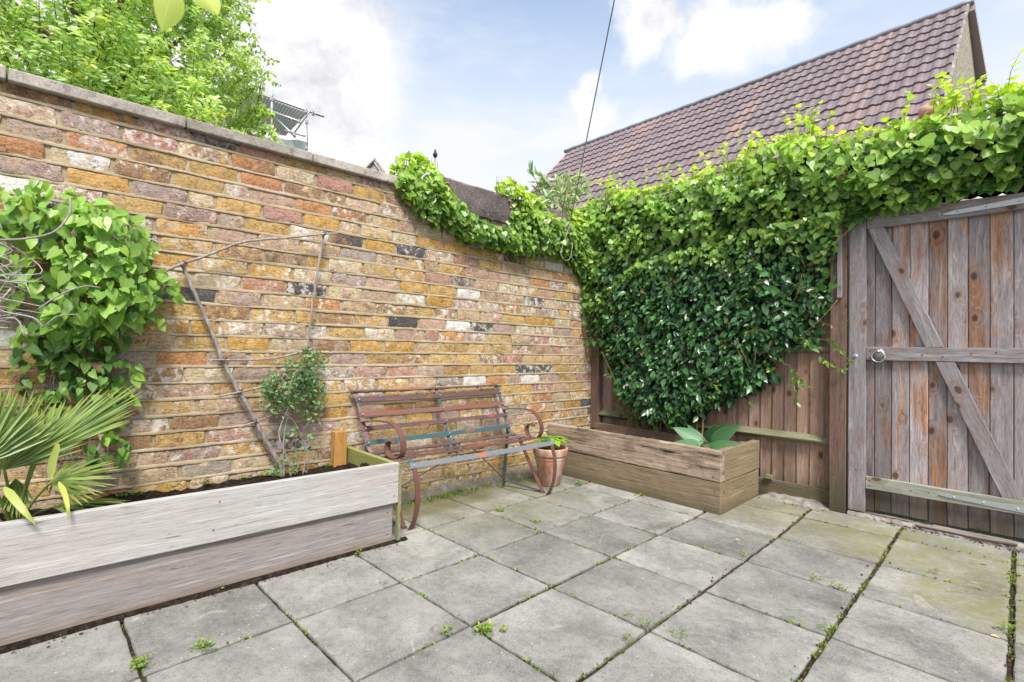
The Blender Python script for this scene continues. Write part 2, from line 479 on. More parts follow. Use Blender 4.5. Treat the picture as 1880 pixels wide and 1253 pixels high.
def m_concrete(name, dark, mid, light, speck=0.5, stain=None, lichen=False, scale=1.0, paving=False):
    m, t, p, out = newmat(name)
    ob = t.n('ShaderNodeTexCoord').outputs['Object']
    tint = t.attr('tint').outputs['Color']
    ts = t.n('ShaderNodeSeparateColor', {0: tint})
    v = t.vm('ADD', ob, t.vm('SCALE', tint, scale=6.0))
    big = t.noise(v, 3.2*scale, 6, 0.62, 0.4)
    c = t.ramp(big, [(0.32, dark), (0.5, mid), (0.68, light)])
    agg = t.noise(v, 150.0, 4, 0.8)
    c = t.mix(t.math('MULTIPLY', t.rng(agg, 0.5, 0.34), speck), c, t.mix(1.0, c, (0.45, 0.45, 0.45), 'MULTIPLY'))
    c = t.mix(t.math('MULTIPLY', t.rng(agg, 0.55, 0.70), speck*0.6), c, light)
    mm = t.noise(v, 32.0, 5, 0.7)
    c = t.mix(t.math('MULTIPLY', t.rng(mm, 0.52, 0.34), 0.38), c, t.mix(1.0, c, (0.5, 0.5, 0.5), 'MULTIPLY'))
    c = t.mix(t.math('MULTIPLY', t.rng(mm, 0.54, 0.70), 0.35), c, light)
    br = t.math('MULTIPLY_ADD', t.math('SUBTRACT', ts.outputs[0], 0.5), 0.30, 1.0)
    c = t.mix(1.0, c, t.n('ShaderNodeCombineColor', {0: br, 1: br, 2: br}), 'MULTIPLY')
    if paving:
        pos = t.n('ShaderNodeNewGeometry').outputs['Position']
        def blob(cx, cy, rx, ry, amt, soft=0.8):
            q = t.vm('MULTIPLY', t.vm('SUBTRACT', pos, (cx, cy, 0)), (1/rx, 1/ry, 0))
            nn = t.noise(pos, 3.4, 5, 0.65)
            return t.math('MULTIPLY', t.rng(t.math('ADD', t.vm('LENGTH', q), t.math('MULTIPLY', t.math('SUBTRACT', nn, .5), 1.7)), 1.15, 1.15-soft), amt)
        g1 = blob(2.35, -0.3, 0.95, 0.42, 0.62)
        g1 = t.math('MAXIMUM', g1, blob(2.75, -0.75, 0.42, 0.40, 0.75))
        g2 = blob(1.65, -0.15, 0.38, 0.55, 0.55)
        g3 = blob(0.15, -1.75, 0.20, 1.2, 0.9)
        g4 = blob(0.45, -1.45, 0.42, 0.9, 0.32)
        g = t.math('MAXIMUM', t.math('MAXIMUM', g1, g2), t.math('MAXIMUM', g3, g4))
        g = t.math('MULTIPLY', g, t.rng(t.noise(v, 9.0, 5, 0.7), 0.30, 0.55))
        gc = t.mix(t.noise(pos, 6.0, 3), (0.13, 0.135, 0.035), (0.27, 0.255, 0.08))
        c = t.mix(t.math('MULTIPLY', g, 0.8), c, gc)
        # pale worn scuffs and damp grey marks, each slab its own
        sc = t.noise(v, 5.5, 5, 0.75, 0.8)
        c = t.mix(t.math('MULTIPLY', t.rng(sc, 0.60, 0.74), 0.35), c, (0.56, 0.56, 0.54))
        c = t.mix(t.math('MULTIPLY', t.rng(sc, 0.42, 0.28), 0.4), c, (0.20, 0.205, 0.205))
        wp = t.voro(v, 26.0).outputs['Distance']
        c = t.mix(t.math('MULTIPLY', t.rng(wp, 0.09, 0.05), 0.7), c, (0.6, 0.6, 0.58))
    if lichen:
        ln = t.noise(v, 22.0, 5, 0.75)
        c = t.mix(t.math('MULTIPLY', t.rng(ln, 0.52, 0.66), 0.7), c, (0.13, 0.115, 0.105))
        lv = t.noise(v, 60.0, 4, 0.7)
        c = t.mix(t.math('MULTIPLY', t.rng(lv, 0.58, 0.68), 0.5), c, (0.62, 0.60, 0.55))
    t.set(p, 'Base Color', c)
    p.inputs['Roughness'].default_value = 0.88
    p.inputs['Specular IOR Level'].default_value = 0.25
    setbump(t, p, t.math('ADD', t.math('MULTIPLY', agg, 0.5), mm), 0.5, 0.004)
    return m
M_SLAB = m_concrete('paving_concrete', (0.16, 0.16, 0.148), (0.25, 0.25, 0.233), (0.355, 0.353, 0.33), 0.8, paving=True)
M_COPE = m_concrete('coping_concrete', (0.24, 0.21, 0.19), (0.36, 0.32, 0.29), (0.46, 0.42, 0.38), 0.7, lichen=True)
M_DCONC = m_concrete('dark_render', (0.10, 0.08, 0.085), (0.17, 0.14, 0.145), (0.25, 0.21, 0.21), 0.7, lichen=True)
M_SILL = m_concrete('sill_concrete', (0.13, 0.12, 0.105), (0.26, 0.24, 0.215), (0.42, 0.39, 0.36), 0.8, scale=3)
M_PLINTH = m_concrete('plinth_render', (0.11, 0.10, 0.075), (0.19, 0.175, 0.14), (0.30, 0.28, 0.24), 0.8, scale=3)

def m_soil(name, a, b, cc, green=0.0):
    m, t, p, out = newmat(name)
    ob = t.n('ShaderNodeTexCoord').outputs['Object']
    n = t.noise(ob, 45.0, 6, 0.75)
    c = t.ramp(n, [(0.35, a), (0.5, b), (0.68, cc)])
    if green:
        c = t.mix(t.math('MULTIPLY', t.rng(t.noise(ob, 5.0, 5, 0.7), 0.5, 0.62), green), c, t.mix(t.noise(ob, 90.0, 3), (0.05, 0.06, 0.015), (0.22, 0.22, 0.06)))
        vv = t.voro(ob, 110.0).outputs
        c = t.mix(t.math('MULTIPLY', t.rng(t.noise(ob, 120.0, 2), 0.66, 0.72), 0.7), c, (0.42, 0.34, 0.26))
    t.set(p, 'Base Color', c)
    p.inputs['Roughness'].default_value = 1.0
    p.inputs['Specular IOR Level'].default_value = 0.1
    setbump(t, p, t.math('ADD', n, t.noise(ob, 160.0, 3)), 1.0, 0.015)
    return m
M_SOIL = m_soil('soil', (0.012, 0.009, 0.007), (0.03, 0.022, 0.017), (0.085, 0.06, 0.045))
M_JOINT = m_soil('joint_dirt', (0.02, 0.015, 0.011), (0.055, 0.042, 0.03), (0.13, 0.095, 0.065), 0.85)

def m_metal(name, a, b, paint=None, amt=0.5, scale=9.0, metallic=0.0, rough=0.6, streak=(1, 1, 1)):
    m, t, p, out = newmat(name)
    ob = t.n('ShaderNodeTexCoord').outputs['Object']
    n = t.noise(ob, 60.0, 5, 0.7)
    c = t.mix(n, a, b)
    if paint:
        k = t.noise(t.map(ob, streak), scale, 5, 0.7, 0.3)
        pm = t.rng(k, 0.52-0.25*(amt-0.5)-0.02, 0.52-0.25*(amt-0.5)+0.02)
        pc = t.mix(t.noise(ob, 30.0, 4), paint, tuple(q*1.5 for q in paint))
        c = t.mix(pm, c, pc)
    t.set(p, 'Base Color', c)
    p.inputs['Metallic'].default_value = metallic
    p.inputs['Roughness'].default_value = rough
    setbump(t, p, t.noise(ob, 180.0, 4, 0.7), 0.35, 0.002)
    return m
RUST = ((0.075, 0.035, 0.026), (0.19, 0.085, 0.058))
TEAL = (0.035, 0.085, 0.10)
M_RUST = m_metal('rusty_iron', *RUST)
M_RUSTP = m_metal('rust_purple_iron', (0.075, 0.045, 0.045), (0.155, 0.09, 0.09), (0.20, 0.075, 0.055), 0.35, 7, streak=(1, .3, 1))
M_RUSTR = m_metal('red_oxide_iron', (0.25, 0.095, 0.065), (0.19, 0.08, 0.06), (0.14, 0.08, 0.075), 0.5, 9, streak=(1, .3, 1))
M_TEAL = m_metal('teal_painted_iron', (0.28, 0.12, 0.085), (0.17, 0.09, 0.08), TEAL, 0.95, 9, streak=(1, .4, 1), rough=0.45)
M_TEALP = m_metal('patchy_teal_iron', (0.20, 0.11, 0.115), (0.28, 0.16, 0.15), TEAL, 0.55, 10, rough=0.5)
M_STEEL = m_metal('worn_blue_grey_iron', (0.14, 0.155, 0.18), (0.23, 0.245, 0.275), (0.42, 0.12, 0.06), 0.30, 4.0, streak=(1, .6, 1), rough=0.4)
M_DTEAL = m_metal('dark_green_iron', (0.03, 0.07, 0.07), (0.05, 0.10, 0.10), (0.12, 0.07, 0.06), 0.25, 9, rough=0.5)
M_GALV = m_metal('galvanised_steel', (0.38, 0.41, 0.43), (0.52, 0.55, 0.57), metallic=0.6, rough=0.45)
M_GALVD = m_metal('dull_ring_steel', (0.30, 0.31, 0.32), (0.45, 0.46, 0.47), metallic=0.8, rough=0.4)
M_BOLT = m_metal('bolt_steel', (0.3, 0.35, 0.38), (0.5, 0.55, 0.56), metallic=0.3, rough=0.5)
M_BLACK = m_metal('black_void', (0.01, 0.01, 0.01), (0.02, 0.02, 0.02))
M_WIRE = m_metal('plastic_cord', (0.20, 0.21, 0.22), (0.34, 0.36, 0.38), rough=0.5)
M_STRING = m_metal('pale_string', (0.45, 0.47, 0.43), (0.6, 0.62, 0.58), rough=0.8)

def m_terracotta():
    m, t, p, out = newmat('terracotta')
    ob = t.n('ShaderNodeTexCoord').outputs['Object']
    n = t.noise(t.map(ob, (1, 1, .5)), 16.0, 5, 0.7, 0.4)
    c = t.ramp(n, [(0.35, (0.36, 0.15, 0.085)), (0.5, (0.46, 0.22, 0.14)), (0.62, (0.52, 0.36, 0.30)), (0.72, (0.64, 0.56, 0.52))])
    st = t.noise(t.map(ob, (30, 30, 2)), 1.0, 4, 0.7)
    c = t.mix(t.math('MULTIPLY', t.rng(st, 0.46, 0.62), 0.7), c, (0.58, 0.50, 0.46))
    t.set(p, 'Base Color', c)
    p.inputs['Roughness'].default_value = 0.9
    setbump(t, p, t.noise(ob, 120.0, 4), 0.4, 0.003)
    return m
M_TERRA = m_terracotta()

def m_leaf(name, dark, light, trans=0.3, rough=0.45, spec=0.5, tcol=None, vein=0.25):
    m, t, p, out = newmat(name)
    tint = t.attr('tint').outputs['Color']
    s = t.n('ShaderNodeSeparateColor', {0: tint})
    ob = t.n('ShaderNodeTexCoord').outputs['Object']
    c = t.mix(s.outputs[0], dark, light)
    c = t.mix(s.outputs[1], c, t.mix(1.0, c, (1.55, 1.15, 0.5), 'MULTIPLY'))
    c = t.mix(t.math('MULTIPLY', t.noise(ob, 45.0, 3), vein), c, t.mix(1.0, c, (0.55, 0.6, 0.5), 'MULTIPLY'))
    c = t.mix(t.rng(s.outputs[1], 0.965, 0.99), c, (0.20, 0.13, 0.055))
    vn = t.rng(s.outputs[2], 0.85, 1.0)
    c = t.mix(t.math('MULTIPLY', vn, 0.35), c, t.mix(1.0, c, (1.7, 1.6, 1.5), 'MULTIPLY'))
    t.set(p, 'Base Color', c)
    p.inputs['Roughness'].default_value = rough
    p.inputs['Specular IOR Level'].default_value = spec
    tr = t.n('ShaderNodeBsdfTranslucent', {'Color': t.mix(1.0, c, tcol or (1.5, 1.6, 0.6), 'MULTIPLY')})
    mx = t.n('ShaderNodeMixShader', {0: trans})
    t.t.links.new(p.outputs[0], mx.inputs[1]); t.t.links.new(tr.outputs[0], mx.inputs[2])
    t.t.links.new(mx.outputs[0], out.inputs['Surface'])
    return m
M_IVY = m_leaf('hydrangea_leaf', (0.05, 0.155, 0.035), (0.50, 0.74, 0.18), 0.40, 0.36, 0.6)
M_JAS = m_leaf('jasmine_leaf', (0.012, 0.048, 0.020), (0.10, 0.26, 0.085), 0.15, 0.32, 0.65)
M_TREE = m_leaf('tree_leaf', (0.27, 0.43, 0.14), (0.66, 0.80, 0.44), 0.42, 0.40, 0.6)
M_BIND = m_leaf('climber_leaf', (0.04, 0.14, 0.03), (0.36, 0.60, 0.13), 0.34, 0.38, 0.5)
M_PALM = m_leaf('palm_leaf', (0.08, 0.16, 0.035), (0.36, 0.49, 0.20), 0.2, 0.45, 0.5)
M_SHRUB = m_leaf('shrub_leaf', (0.05, 0.13, 0.055), (0.20, 0.34, 0.16), 0.2, 0.45, 0.4)
M_HOSTA = m_leaf('hosta_leaf', (0.05, 0.17, 0.075), (0.16, 0.36, 0.17), 0.22, 0.4, 0.5, tcol=(1.3, 1.5, .7))
M_LIME = m_leaf('lime_leaf', (0.14, 0.30, 0.03), (0.30, 0.52, 0.07), 0.3, 0.42, 0.5)
M_WEED = m_leaf('weed_leaf', (0.08, 0.17, 0.03), (0.27, 0.40, 0.09), 0.25, 0.6, 0.3)
M_BUD = m_leaf('buddleia_leaf', (0.22, 0.36, 0.18), (0.50, 0.62, 0.42), 0.3, 0.5, 0.3)
M_NEAR = m_leaf('near_leaf', (0.50, 0.68, 0.22), (0.62, 0.78, 0.32), 0.45, 0.45, 0.4, vein=0.1)

def m_tile():
    m, t, p, out = newmat('roof_tile')
    ob = t.n('ShaderNodeTexCoord').outputs['Object']
    tint = t.attr('tint').outputs['Color']
    s = t.n('ShaderNodeSeparateColor', {0: tint})
    c = t.ramp(s.outputs[0], [(0.0, (0.14, 0.11, 0.125)), (0.5, (0.19, 0.145, 0.155)), (0.85, (0.235, 0.165, 0.16)), (1.0, (0.30, 0.195, 0.155))])
    n = t.noise(ob, 7.0, 5, 0.7)
    c = t.mix(t.math('MULTIPLY', t.rng(n, 0.45, 0.7), 0.4), c, (0.34, 0.30, 0.33))
    c = t.mix(t.math('MULTIPLY', t.rng(t.noise(ob, 80.0, 3), .5, .3), 0.3), c, (0.08, 0.06, 0.07))
    t.set(p, 'Base Color', c)
    p.inputs['Roughness'].default_value = 0.6
    setbump(t, p, t.noise(ob, 120.0, 3), 0.3, 0.005)
    return m
M_TILE = m_tile()
M_RIDGE = m_metal('lead_ridge', (0.20, 0.215, 0.25), (0.32, 0.34, 0.38), rough=0.5)
M_GABLE = m_concrete('gable_flint', (0.12, 0.11, 0.10), (0.40, 0.36, 0.29), (0.58, 0.53, 0.44), 0.9, scale=6)
M_SOFFIT = m_metal('soffit_boards', (0.38, 0.30, 0.33), (0.48, 0.39, 0.42))
M_PINK = m_metal('salmon_clay', (0.60, 0.30, 0.22), (0.70, 0.38, 0.28), rough=0.8)
M_SHEET = m_metal('blue_corrugated', (0.60, 0.70, 0.82), (0.75, 0.82, 0.90), (0.68, 0.62, 0.70), 0.45, 0.8, rough=0.5)
M_NET = m_metal('debris_sheeting', (0.55, 0.66, 0.70), (0.70, 0.78, 0.80), rough=0.9)
M_GREYH = m_metal('grey_roof', (0.33, 0.32, 0.34), (0.42, 0.40, 0.42), rough=0.9)

# ------------------------------------------------------------------ structure: ground
struct(mesh_obj('ground', [(-400, -400, -0.06), (400, -400, -0.06), (400, 400, -0.06), (-400, 400, -0.06)], [(0, 1, 2, 3)], m_soil('far_ground', (0.05, 0.06, 0.03), (0.08, 0.09, 0.045), (0.12, 0.12, 0.07))))

G_TH = R(1.92177)
def grid(i, j):
    a = 0.45984*i - 2.32456; b = 0.45082*j + 0.75032
    return CAM[0]+cos(G_TH)*a-sin(G_TH)*b, CAM[1]+sin(G_TH)*a+cos(G_TH)*b
def rise(y):
    return 0.02*min(1, max(0, (y+0.7)/0.6))

def build_paving():
    V = []; F = []; T = []
    # wall-parallel joints (gap widths) vary
    gi = {-1: .008, 0: .008, 1: .008, 2: .0085, 3: .0088, 4: .0085, 5: .0085, 6: .007}
    for i in range(-2, 11):
        for j in range(-9, 8):
            x0, y0 = grid(i, j); x1, y1 = grid(i+1, j); x2, y2 = grid(i+1, j+1); x3, y3 = grid(i, j+1)
            if y0 > 0.04: continue
            if x1 < -0.05: continue
            ga, gb = gi.get(i, .008), gi.get(i+1, .008)
            gj = 0.0050+random.random()*.003
            n = 12
            tilt = [random.uniform(-.0035, .0035) for _ in range(4)]
            tint = (random.random(), random.random(), random.random())
            L = []
            ymax = 0.068 if x0 > 1.8 else 0.03
            def pt(u, v):
                X = (x0*(1-u)+x1*u)*(1-v)+(x3*(1-u)+x2*u)*v
                Y = (y0*(1-u)+y1*u)*(1-v)+(y3*(1-u)+y2*u)*v
                return X, Y
            ua, ub, va, vb = ga/.46, 1-gb/.46, gj/.45, 1-gj/.45
            yc = (y3+y2)/2
            if yc > ymax:
                vb = max(va+.05, (ymax-(y0+y1)/2)/.4508)
            ph = random.random()*9
            def edge(k, s):
                return 0.0016*sin(k*1.3+ph+s)+0.001*sin(k*3.1+ph*2+s)+random.uniform(-.0008, .0008)
            ring = []
            for k in range(n): ring.append((ua+(ub-ua)*k/n, va, 0, 1, k, 0))
            for k in range(n): ring.append((ub, va+(vb-va)*k/n, -1, 0, k, 1))
            for k in range(n): ring.append((ub-(ub-ua)*k/n, vb, 0, -1, k, 2))
            for k in range(n): ring.append((ua, vb-(vb-va)*k/n, 1, 0, k, 3))
            zb = [tilt[0], tilt[1], tilt[2], tilt[3]]
            def zz(u, v, y):
                return zb[0]*(1-u)*(1-v)+zb[1]*u*(1-v)+zb[2]*u*v+zb[3]*(1-u)*v+rise(y)
            b = len(V)
            m = len(ring)
            for lv, (inset, dz) in enumerate([(0.010, 0.0), (0.003, -0.0012), (0.0, -0.006), (0.0, -0.045)]):
                for (u, v, nx, ny, k, s) in ring:
                    e = edge(k, s)*.8 if lv < 2 else edge(k, s)
                    cx, cy = .5, .5
                    du = (inset+e)*(1 if u < .5 else -1)*(1 if (s in (1, 3) or k == 0) else 0)
                    dv = (inset+e)*(1 if v < (va+vb)/2 else -1)*(1 if (s in (0, 2) or k == 0) else 0)
                    X, Y = pt(u+du/.46, v+dv/.45)
                    V.append((X, Y, zz(u, v, Y)+dz)); T.append(tint)
            for lv in range(3):
                for k in range(m):
                    a = b+lv*m+k; c = b+lv*m+(k+1) % m
                    F.append((a, a+m, c+m, c))
            F.append(tuple(b+k for k in range(m)))
    o = mesh_obj('paving', V, F, M_SLAB, None, None, {'tint': T}, False)
    struct(o)
    # dirt bed in the joints
    V = []; F = []
    nx, ny = 110, 150
    xs = np.linspace(-0.3, 6.5, nx); ys = np.linspace(-8.5, 0.12, ny)
    for y in ys:
        for x in xs:
            V.append((x, y, -0.0125+rise(y)+random.uniform(-.0035, .0035)))
    for a in range(ny-1):
        for b in range(nx-1):
            k = a*nx+b
            F.append((k, k+1, k+nx+1, k+nx))
    struct(mesh_obj('joint_soil', V, F, M_JOINT))
build_paving()

# ------------------------------------------------------------------ brick wall
PAL = {
 'yellow': (0.60, 0.405, 0.155), 'gold': (0.60, 0.34, 0.085), 'cream': (0.66, 0.55, 0.39), 'buff': (0.56, 0.43, 0.30),
 'pink': (0.55, 0.385, 0.335), 'mauve': (0.43, 0.335, 0.335), 'rose': (0.47, 0.235, 0.215), 'orange': (0.55, 0.25, 0.11),
 'brown': (0.30, 0.18, 0.115), 'dark': (0.09, 0.09, 0.105), 'white': (0.82, 0.81, 0.79), 'grey': (0.40, 0.37, 0.36), 'salmon': (0.66, 0.36, 0.30)}
SAMPLES = '''35,185 pink;150,205 gold;272,240 salmon;45,262 orange;85,230 mauve;215,255 mauve;165,283 white;325,290 mauve;387,265 grey;475,290 salmon;90,300 mauve;225,325 yellow;285,305 brown;430,307 orange;35,327 white;175,350 rose;290,370 cream;335,348 mauve;380,325 gold;520,327 cream;435,365 cream;485,345 orange;395,390 mauve;485,403 rose;525,385 gold;600,398 orange;670,408 orange;695,345 white;565,420 cream;420,420 brown;345,415 cream;290,403 yellow;270,430 dark;375,440 gold;470,455 dark;555,462 brown;660,455 dark;735,467 dark;425,480 yellow;345,468 yellow;375,500 pink;475,510 yellow;555,520 pink;350,532 dark;405,535 buff;500,540 yellow;590,545 dark;475,565 cream;555,570 dark;385,560 yellow;625,575 pink;310,595 gold;435,590 rose;260,615 gold;390,615 yellow;470,620 gold;540,592 brown;340,650 orange;260,640 buff;380,678 cream;500,680 mauve;230,680 salmon;590,650 orange;300,705 mauve;360,735 gold;320,770 yellow;395,795 rose;300,800 brown;20,720 salmon;30,690 gold;840,605 white;880,605 dark;880,565 white;875,548 white;951,480 dark;1015,489 white;980,625 rose;949,661 salmon;963,679 dark;1000,677 dark;1019,693 mauve;988,696 white;984,733 orange;1067,740 dark;270,830 brown;340,835 mauve;230,750 rose;655,700 yellow;760,625 pink;800,580 buff;700,560 yellow;650,610 yellow;720,600 dark;780,520 dark;860,520 grey;910,640 yellow;700,500 yellow;750,560 cream;820,660 yellow;660,655 mauve;705,690 mauve;740,720 pink;700,430 yellow;760,440 cream;830,470 buff;640,480 cream;620,395 orange'''
SMP = []
for _s in SAMPLES.split(';'):
    _c, _n = _s.strip().split(' ')
    _p = at_wall(*map(float, _c.split(',')), 0.0)
    SMP.append((_p[1], _p[2], _n))
def brick_cols(y, z, hl=.1):
    up = min(1, max(0, (z-0.9)/1.0)); left = min(1, max(0, (-1.6-y)/2.0))
    m = up*(.2+.8*left)
    names = ['yellow', 'gold', 'cream', 'buff', 'pink', 'mauve', 'rose', 'orange', 'brown', 'dark', 'white', 'grey', 'salmon']
    wa = np.array([28, 13, 12, 19, 7, 4.5, 1.6, 3.2, 5, 1.6, 0.5, 5.5, 0.2])
    wb = np.array([11, 7, 11, 13, 16, 16, 3.5, 7, 6, 1.5, 1.0, 7, 1.2])
    ww = wa*(1-m)+wb*m
    a = str(rng.choice(names, p=ww/ww.sum()))
    for (sy, sz, sn) in SMP:
        if abs(sy-y) < hl*.95 and abs(sz-z-.03) < .036: a = sn
    part = {'yellow': ['gold', 'cream', 'buff', 'brown', 'yellow'], 'gold': ['yellow', 'orange', 'brown', 'cream'], 'cream': ['yellow', 'buff', 'white', 'pink'],
            'buff': ['pink', 'yellow', 'mauve', 'brown'], 'pink': ['mauve', 'buff', 'rose', 'cream'], 'mauve': ['pink', 'grey', 'rose', 'buff', 'cream'],
            'rose': ['pink', 'mauve', 'rose'], 'orange': ['gold', 'brown', 'pink', 'rose'], 'brown': ['dark', 'gold', 'mauve', 'yellow'], 'dark': ['grey', 'brown', 'dark', 'mauve'],
            'white': ['white', 'white', 'cream'], 'grey': ['dark', 'mauve', 'buff'], 'salmon': ['salmon', 'rose']}[a]
    b = random.choice(part)
    def j(c):
        k = random.uniform(.80, 1.02)
        loc = (.54, .385-.02*m, .19+.08*m)
        f = .26 if c[0] > .15 and c[0] < .75 else .06
        return tuple(max(.01, (q*(1-f)+l*f)*k*random.uniform(.985, 1.015)) for q, l in zip(c, loc))
    return j(PAL[a]), j(PAL[b])

WALL_Y0, COURSE = -6.0, 0.0785
wall = thing('brick_wall', 'tall garden wall of mixed yellow, pink and dark old bricks with a concrete coping', 'wall', (0, -2.5, 0))
def build_bricks():
    V = []; F = []; CA = []; CB = []; RN = []
    nu, nv = 16, 5
    top = 2.03
    nc = int(top/COURSE)+1
    for c in range(nc):
        z0 = 0.035+c*COURSE
        z1 = min(z0+COURSE-0.0140, top+.012)
        if z1-z0 < .02: continue
        y = WALL_Y0 - (c % 2)*0.12 - random.random()*0.03
        while y < 0.22:
            r = random.random()
            L = 0.105 if r < 0.10 else (0.165 if r < .15 else random.uniform(0.196, 0.214))
            g = random.uniform(0.013, 0.021)
            ya, yb = y, y+L
            y = yb+g
            if yb < -4.3: 
                nu_, nv_ = 3, 2
            else:
                nu_, nv_ = nu, nv
            wav = 0.0018*sin((ya)*2.1+c*.35)
            ca, cb = brick_cols((ya+yb)/2, z0, L/2)
            rn = (random.random(), random.random(), random.random())
            b = len(V)
            ph = [random.random()*6.3 for _ in range(8)]
            dx = random.uniform(-0.003, 0.004)
            tz = random.uniform(-.0025, .0025)
            for i in range(nv_+1):
                for k in range(nu_+1):
                    u = k/nu_; v = i/nv_
                    eu = 0.0035*sin(5*v+ph[0])+random.uniform(-.0015, .0015)
                    ev = 0.0014*sin(7*u+ph[1])+.0010*sin(19*u+ph[2])+random.uniform(-.0017, .0012)*(1 if i else -1)
                    yy = ya+(yb-ya)*u+(eu if k in (0, nu_) else 0)
                    zz = z0+(z1-z0)*v+(ev if i in (0, nv_) else 0)+wav+tz*(u-.5)
                    edge = (k in (0, nu_)) + (i in (0, nv_))
                    x = dx-0.0018*edge + 0.0016*sin(9*u+ph[3])*sin(4*v+ph[4])+random.uniform(-.0008, .0008)
                    V.append((x, yy, zz))
            # skirt back into the mortar
            sk = []
            ringi = [k for k in range(nu_+1)]+[i*(nu_+1)+nu_ for i in range(1, nv_+1)]+[nv_*(nu_+1)+k for k in range(nu_-1, -1, -1)]+[i*(nu_+1) for i in range(nv_-1, 0, -1)]
            se = len(V)
            for q in ringi:
                V.append(V[b+q])
            sb = len(V)
            for q in ringi:
                vx = V[b+q]; V.append((-0.03, vx[1], vx[2]))
            for i in range(nv_):
                for k in range(nu_):
                    a = b+i*(nu_+1)+k
                    F.append((a, a+1, a+nu_+2, a+nu_+1))
            m = len(ringi)
            for q in range(m):
                F.append((se+q, sb+q, sb+(q+1) % m, se+(q+1) % m))
            k = len(V)-b
            CA += [ca]*k; CB += [cb]*k; RN += [rn]*k
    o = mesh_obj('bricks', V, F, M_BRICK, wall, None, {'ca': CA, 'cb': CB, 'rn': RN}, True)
    return nc
NC = build_bricks()
def build_pointing():
    # body behind the faces, then a wavering weather-struck ribbon of mortar on every bed joint
    b = MB()
    b.box((-0.22, WALL_Y0-.3, -.05), (-0.0065, 0.26, 2.035))
    b.build('mortar_core', M_MORTAR, wall)
    V = []; F = []
    n = 300
    ys = np.linspace(-4.3, 0.22, n)
    for c in range(0, NC+1):
        zc = 0.035+c*COURSE-0.0065
        if zc > 2.04: break
        p = rng.random(6)*6.3
        b0 = len(V)
        for y in ys:
            wav = 0.0018*sin(y*2.1+c*.35)
            wob = .0010*sin(y*9+p[0])+.0009*sin(y*23+p[1])+random.uniform(-.0009, .0009)
            hh = 0.0067+.0011*sin(y*5+p[2])+.0010*sin(y*31+p[3])+random.uniform(-.0007, .0007)
            zz = zc+wav+wob
            pr = .0004+.0010*sin(y*13+p[4])+random.uniform(-.0006, .0006)
            V += [(-.006, y, zz+hh+.003), (0.0005+pr*.3, y, zz+hh), (pr*.8, y, zz), (pr+.0015, y, zz-hh*.75), (pr+.0005, y, zz-hh), (-.010, y, zz-hh-.001)]
        for i in range(n-1):
            for k in range(5):
                a = b0+i*6+k
                F.append((a, a+6, a+7, a+1))
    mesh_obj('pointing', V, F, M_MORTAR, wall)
build_pointing()
# coping stones
yy = -2.556+0.61*-6
edges = [-2.556-.61*k for k in range(6, -1, -1)]+[-1.95]
for a, b_ in zip(edges[:-1], edges[1:]):
    b = MB(); b.tint = (random.random(), random.random(), random.random())
    b.box((-0.26, a+.003, 2.042), (0.035, b_-.003, 2.093))
    b.build('coping_stone', M_COPE, wall, bevel=.005)
b = MB()
b.box((-0.26, -1.947, 2.042), (0.035, -1.66, 2.093))
b.build('coping_stone', M_COPE, wall, bevel=.005)
# raised dark rendered length towards the corner
V = []; F = []
n = 40
for i in range(n+1):
    y = -1.655+1.91*i/n
    j = lambda: random.uniform(-.004, .004)
    V += [(-.24, y, 1.975+j()), (.022+j(), y, 1.975+j()), (.034+j(), y, 2.03+j()), (.036+j(), y, 2.17+j()), (.015+j(), y, 2.185+j()), (-.24, y, 2.18+j())]
for i in range(n):
    for k in range(6):
        a = i*6+k; c = i*6+(k+1) % 6
        F.append((a, c, c+6, a+6))
F += [(5, 4, 3, 2, 1, 0), tuple(n*6+k for k in range(6))]
mesh_obj('rendered_coping', V, F, M_DCONC, wall, None, {'tint': [(.3, .6, .2)]*len(V)}, False)
# mossy render plinth at the foot behind the bench
V = []; F = []
n = 90
for i in range(n+1):
    y = -4.3+4.4*i/n
    e = lambda s: random.uniform(-s, s)
    V += [(-.01, y, .075+e(.012)), (.010+e(.004), y, .060+e(.012)), (.022+e(.006), y, .03+e(.01)), (.034+e(.01), y, -.02)]
for i in range(n):
    for k in range(3):
        a = i*4+k
        F.append((a, a+4, a+5, a+1))
mesh_obj('plinth', V, F, M_PLINTH, wall, None, {'tint': [(.5, .5, .5)]*len(V)}, True)

def nail(p, d, r, mat, parent, name='nail'):
    p = Vector(p); d = Vector(d).normalized()
    b = MB(); b.tube([p-d*.002, p+d*.0012, p+d*.0018], [r, r, r*.6], 10)
    return b.build(name, mat, parent, True)
